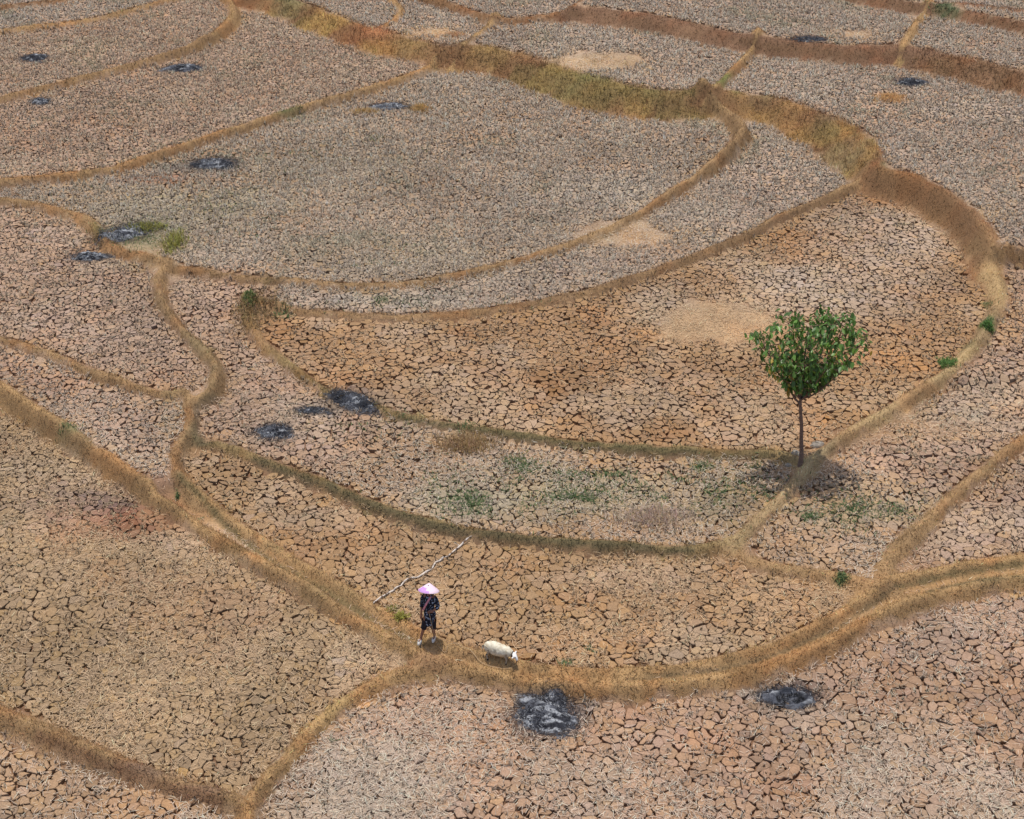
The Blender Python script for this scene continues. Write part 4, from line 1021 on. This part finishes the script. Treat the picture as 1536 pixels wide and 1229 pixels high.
# conical hat: cone with a little thickness, crown knob, lilac panel towards the camera
hz0 = 1.475; HR = .245; HH = .18; NAh = 48
V = []; F = []; hidx = []
prof = [(0.001, HH), (.06, HH * .80), (.13, HH * .50), (.19, HH * .24), (HR, .0), (HR, -.008), (.19, HH * .22), (.06, HH * .76), (.001, HH * .95)]
for (r_, z_) in prof:
    for k in range(NAh): V.append((math.cos(2 * math.pi * k / NAh) * r_, -.01 + math.sin(2 * math.pi * k / NAh) * r_, hz0 + z_))
for j in range(len(prof) - 1):
    for k in range(NAh): F.append((j * NAh + k, j * NAh + (k + 1) % NAh, (j + 1) * NAh + (k + 1) % NAh, (j + 1) * NAh + k))
for ch in list(person.children): ch.scale = (.86, .95, 1)
hat = simple('conical_hat', V, F, M_hat, person); hat.data.materials.append(M_hat2)
for j in (2, 3):
    for k in range(int(NAh * .56), int(NAh * .80)):
        if not (j == 2 and k > NAh * .72): hat.data.polygons[j * NAh + k].material_index = 1
hat.location = (0, .385, .055); hat.rotation_euler = (R(-22), 0, 0); hat.location = Vector((0, -.01, hz0)) - Matrix.Rotation(R(-22), 3, 'X') @ Vector((0, -.01, hz0))
V, F = loft([(.0, -.075, hz0 + .135, .014, .012), (0, -.08, hz0 + .142, .014, .012), (0, -.08, hz0 + .146, .004, .004)], 10); simple('button', V, F, M_hair, hat)

# ------------------------------------------------------------------ the sheep
M_wool = plain_material('cream_wool', (.76, .70, .55), .95, .05, .10, 11, (.52, .44, .30), .30, .62, bump=1)
M_face = plain_material('white_face', (.78, .76, .72), .9, .1, .05, 20)
M_leg = plain_material('dusty_leg', (.42, .36, .28), .9, .1, .1, 20)
M_hoof = plain_material('dark_hoof', (.05, .04, .035), .7, .2, .1, 20)
M_rope = plain_material('rope', (.50, .36, .22), .9, .1, .1, 40)
shx, shy, shz = ground_at(748, 990)
sheep = empty('sheep', (shx, shy, shz - .07), 'cream white sheep grazing head down on the bank right of the farmer', 'sheep', None, R(-24))
sheep.rotation_euler = (0, R(3), R(-20)); sheep.scale = (.86, .84, .84)
# local: +x towards the head
NU, NV = 40, 28; Vf = []; Ff = []
prof_x = np.array([-.43, -.41, -.36, -.28, -.16, 0, .14, .25, .32, .37, .39]); prof_r = np.array([.02, .09, .135, .165, .18, .185, .17, .14, .105, .075, .02]); prof_z = np.array([.41, .41, .415, .42, .42, .405, .405, .41, .41, .40, .39])
for i in range(NU + 1):
    x_ = -.43 + .82 * (.5 - .5 * math.cos(math.pi * i / NU)); r_ = np.interp(x_, prof_x, prof_r); zc_ = np.interp(x_, prof_x, prof_z)
    for k in range(NV):
        t = 2 * math.pi * k / NV; nz_ = 1 + .34 * (float(fbm(x_ * 1.0 + math.cos(t) * .25, math.sin(t) * .25 + x_ * .3, 14, 2, 401)) - .5)
        Vf.append((x_, math.cos(t) * r_ * .86 * nz_, zc_ + math.sin(t) * r_ * (1.0 if math.sin(t) > 0 else 1.12) * nz_))
for i in range(NU):
    for k in range(NV): Ff.append((i * NV + k, i * NV + (k + 1) % NV, (i + 1) * NV + (k + 1) % NV, (i + 1) * NV + k))
simple('fleece', Vf, Ff, M_wool, sheep)
for (x_, y_, back) in ((-.27, .085, 1), (-.27, -.085, 1), (.2, .075, 0), (.22, -.075, 0)):
    if back: pts_ = [(x_, y_, .42), (x_ + .05, y_, .30), (x_ - .05, y_, .19), (x_ - .02, y_, .04)]; r_ = [.075, .055, .026, .02]
    else: pts_ = [(x_, y_, .40), (x_ - .01, y_, .28), (x_ + .02, y_, .17), (x_ + .01, y_, .04)]; r_ = [.06, .042, .024, .019]
    sp3 = smooth_poly(pts_, 3); V, F = tube(sp3, np.interp(np.linspace(0, 1, len(sp3)), np.linspace(0, 1, 4), r_), 9); lg = simple('leg', V, F, M_leg, sheep)
    V, F = tube([(sp3[-1][0], y_, .05), (sp3[-1][0] + .01, y_, -.01)], [.022, .028], 8); simple('hoof', V, F, M_hoof, lg)
skin_body('head', [((.36, -.01, .38), (.055, .06)), ((.44, -.03, .39), (.062, .07)), ((.50, -.06, .34), (.045, .05)), ((.545, -.085, .27), (.032, .032)), ((.44, .06, .41), (.016, .026)), ((.43, .13, .40), (.024, .010)), ((.44, -.11, .40), (.016, .026)), ((.42, -.18, .38), (.024, .010))],
          [(0, 1), (1, 2), (2, 3), (1, 4), (4, 5), (1, 6), (6, 7)], M_face, sheep, 2, 0)
for s_ in (.0, -.105):
    V, F = tube([(.49, s_ + .0, .385), (.505, s_ - .005, .38)], [.009, .009], 6); simple('eye', V, F, M_hoof, sheep)
V, F = tube([(.555, -.09, .255), (.568, -.095, .25)], [.014, .010], 6); simple('nostril', V, F, M_hoof, sheep)
ring_ = [(.375 + .0 * math.cos(t), -.01 + .078 * math.cos(t), .385 + .078 * math.sin(t)) for t in np.linspace(0, 2 * math.pi, 17)]
V, F = tube(ring_, [.011] * 17, 6, False); simple('collar', V, F, M_dark, sheep)
V, F = tube([(-.42, 0, .42), (-.47, 0, .36), (-.47, 0, .27)], [.035, .032, .015], 8); simple('tail', V, F, M_wool, sheep)

# rope from the farmer's hand down to the bank, in a loop and on to the sheep's collar
Rm = Matrix.Rotation(FROT, 3, 'Z'); hnd = Vector((fx, fy, fz)) + Rm @ Vector((.04, -.19, .97))
Rs = Matrix.Rotation(R(-24), 3, 'Z'); nck = Vector((shx, shy, shz)) + Rs @ Vector((.375, -.08, .33))
def g(px, py, up=.05): x, y, z = ground_at(px, py); return (x, y, z + up)
rp = [tuple(hnd), tuple((hnd.x + .08, hnd.y - .05, hnd.z - .45)), g(657, 972), g(668, 981), g(672, 974), g(678, 968), g(686, 968), g(694, 973), g(706, 984), g(722, 996), g(745, 1004), g(768, 1004), tuple(nck)]
sp4 = smooth_poly(rp, 6)
for i in range(8, len(sp4) - 6): sp4[i, 2] = max(sp4[i, 2], float(height(sp4[i, 0], sp4[i, 1])) + .04)
V, F = tube(sp4, [.006] * len(sp4), 5)
ro = simple('rope', V, F, M_rope); ro['label'] = 'thin tan rope looping over the bank between the farmer and the sheep'; ro['category'] = 'rope'

print('TRIS', sum(len(o.data.loops) - 2 * len(o.data.polygons) for o in scene.objects if o.type == 'MESH'))
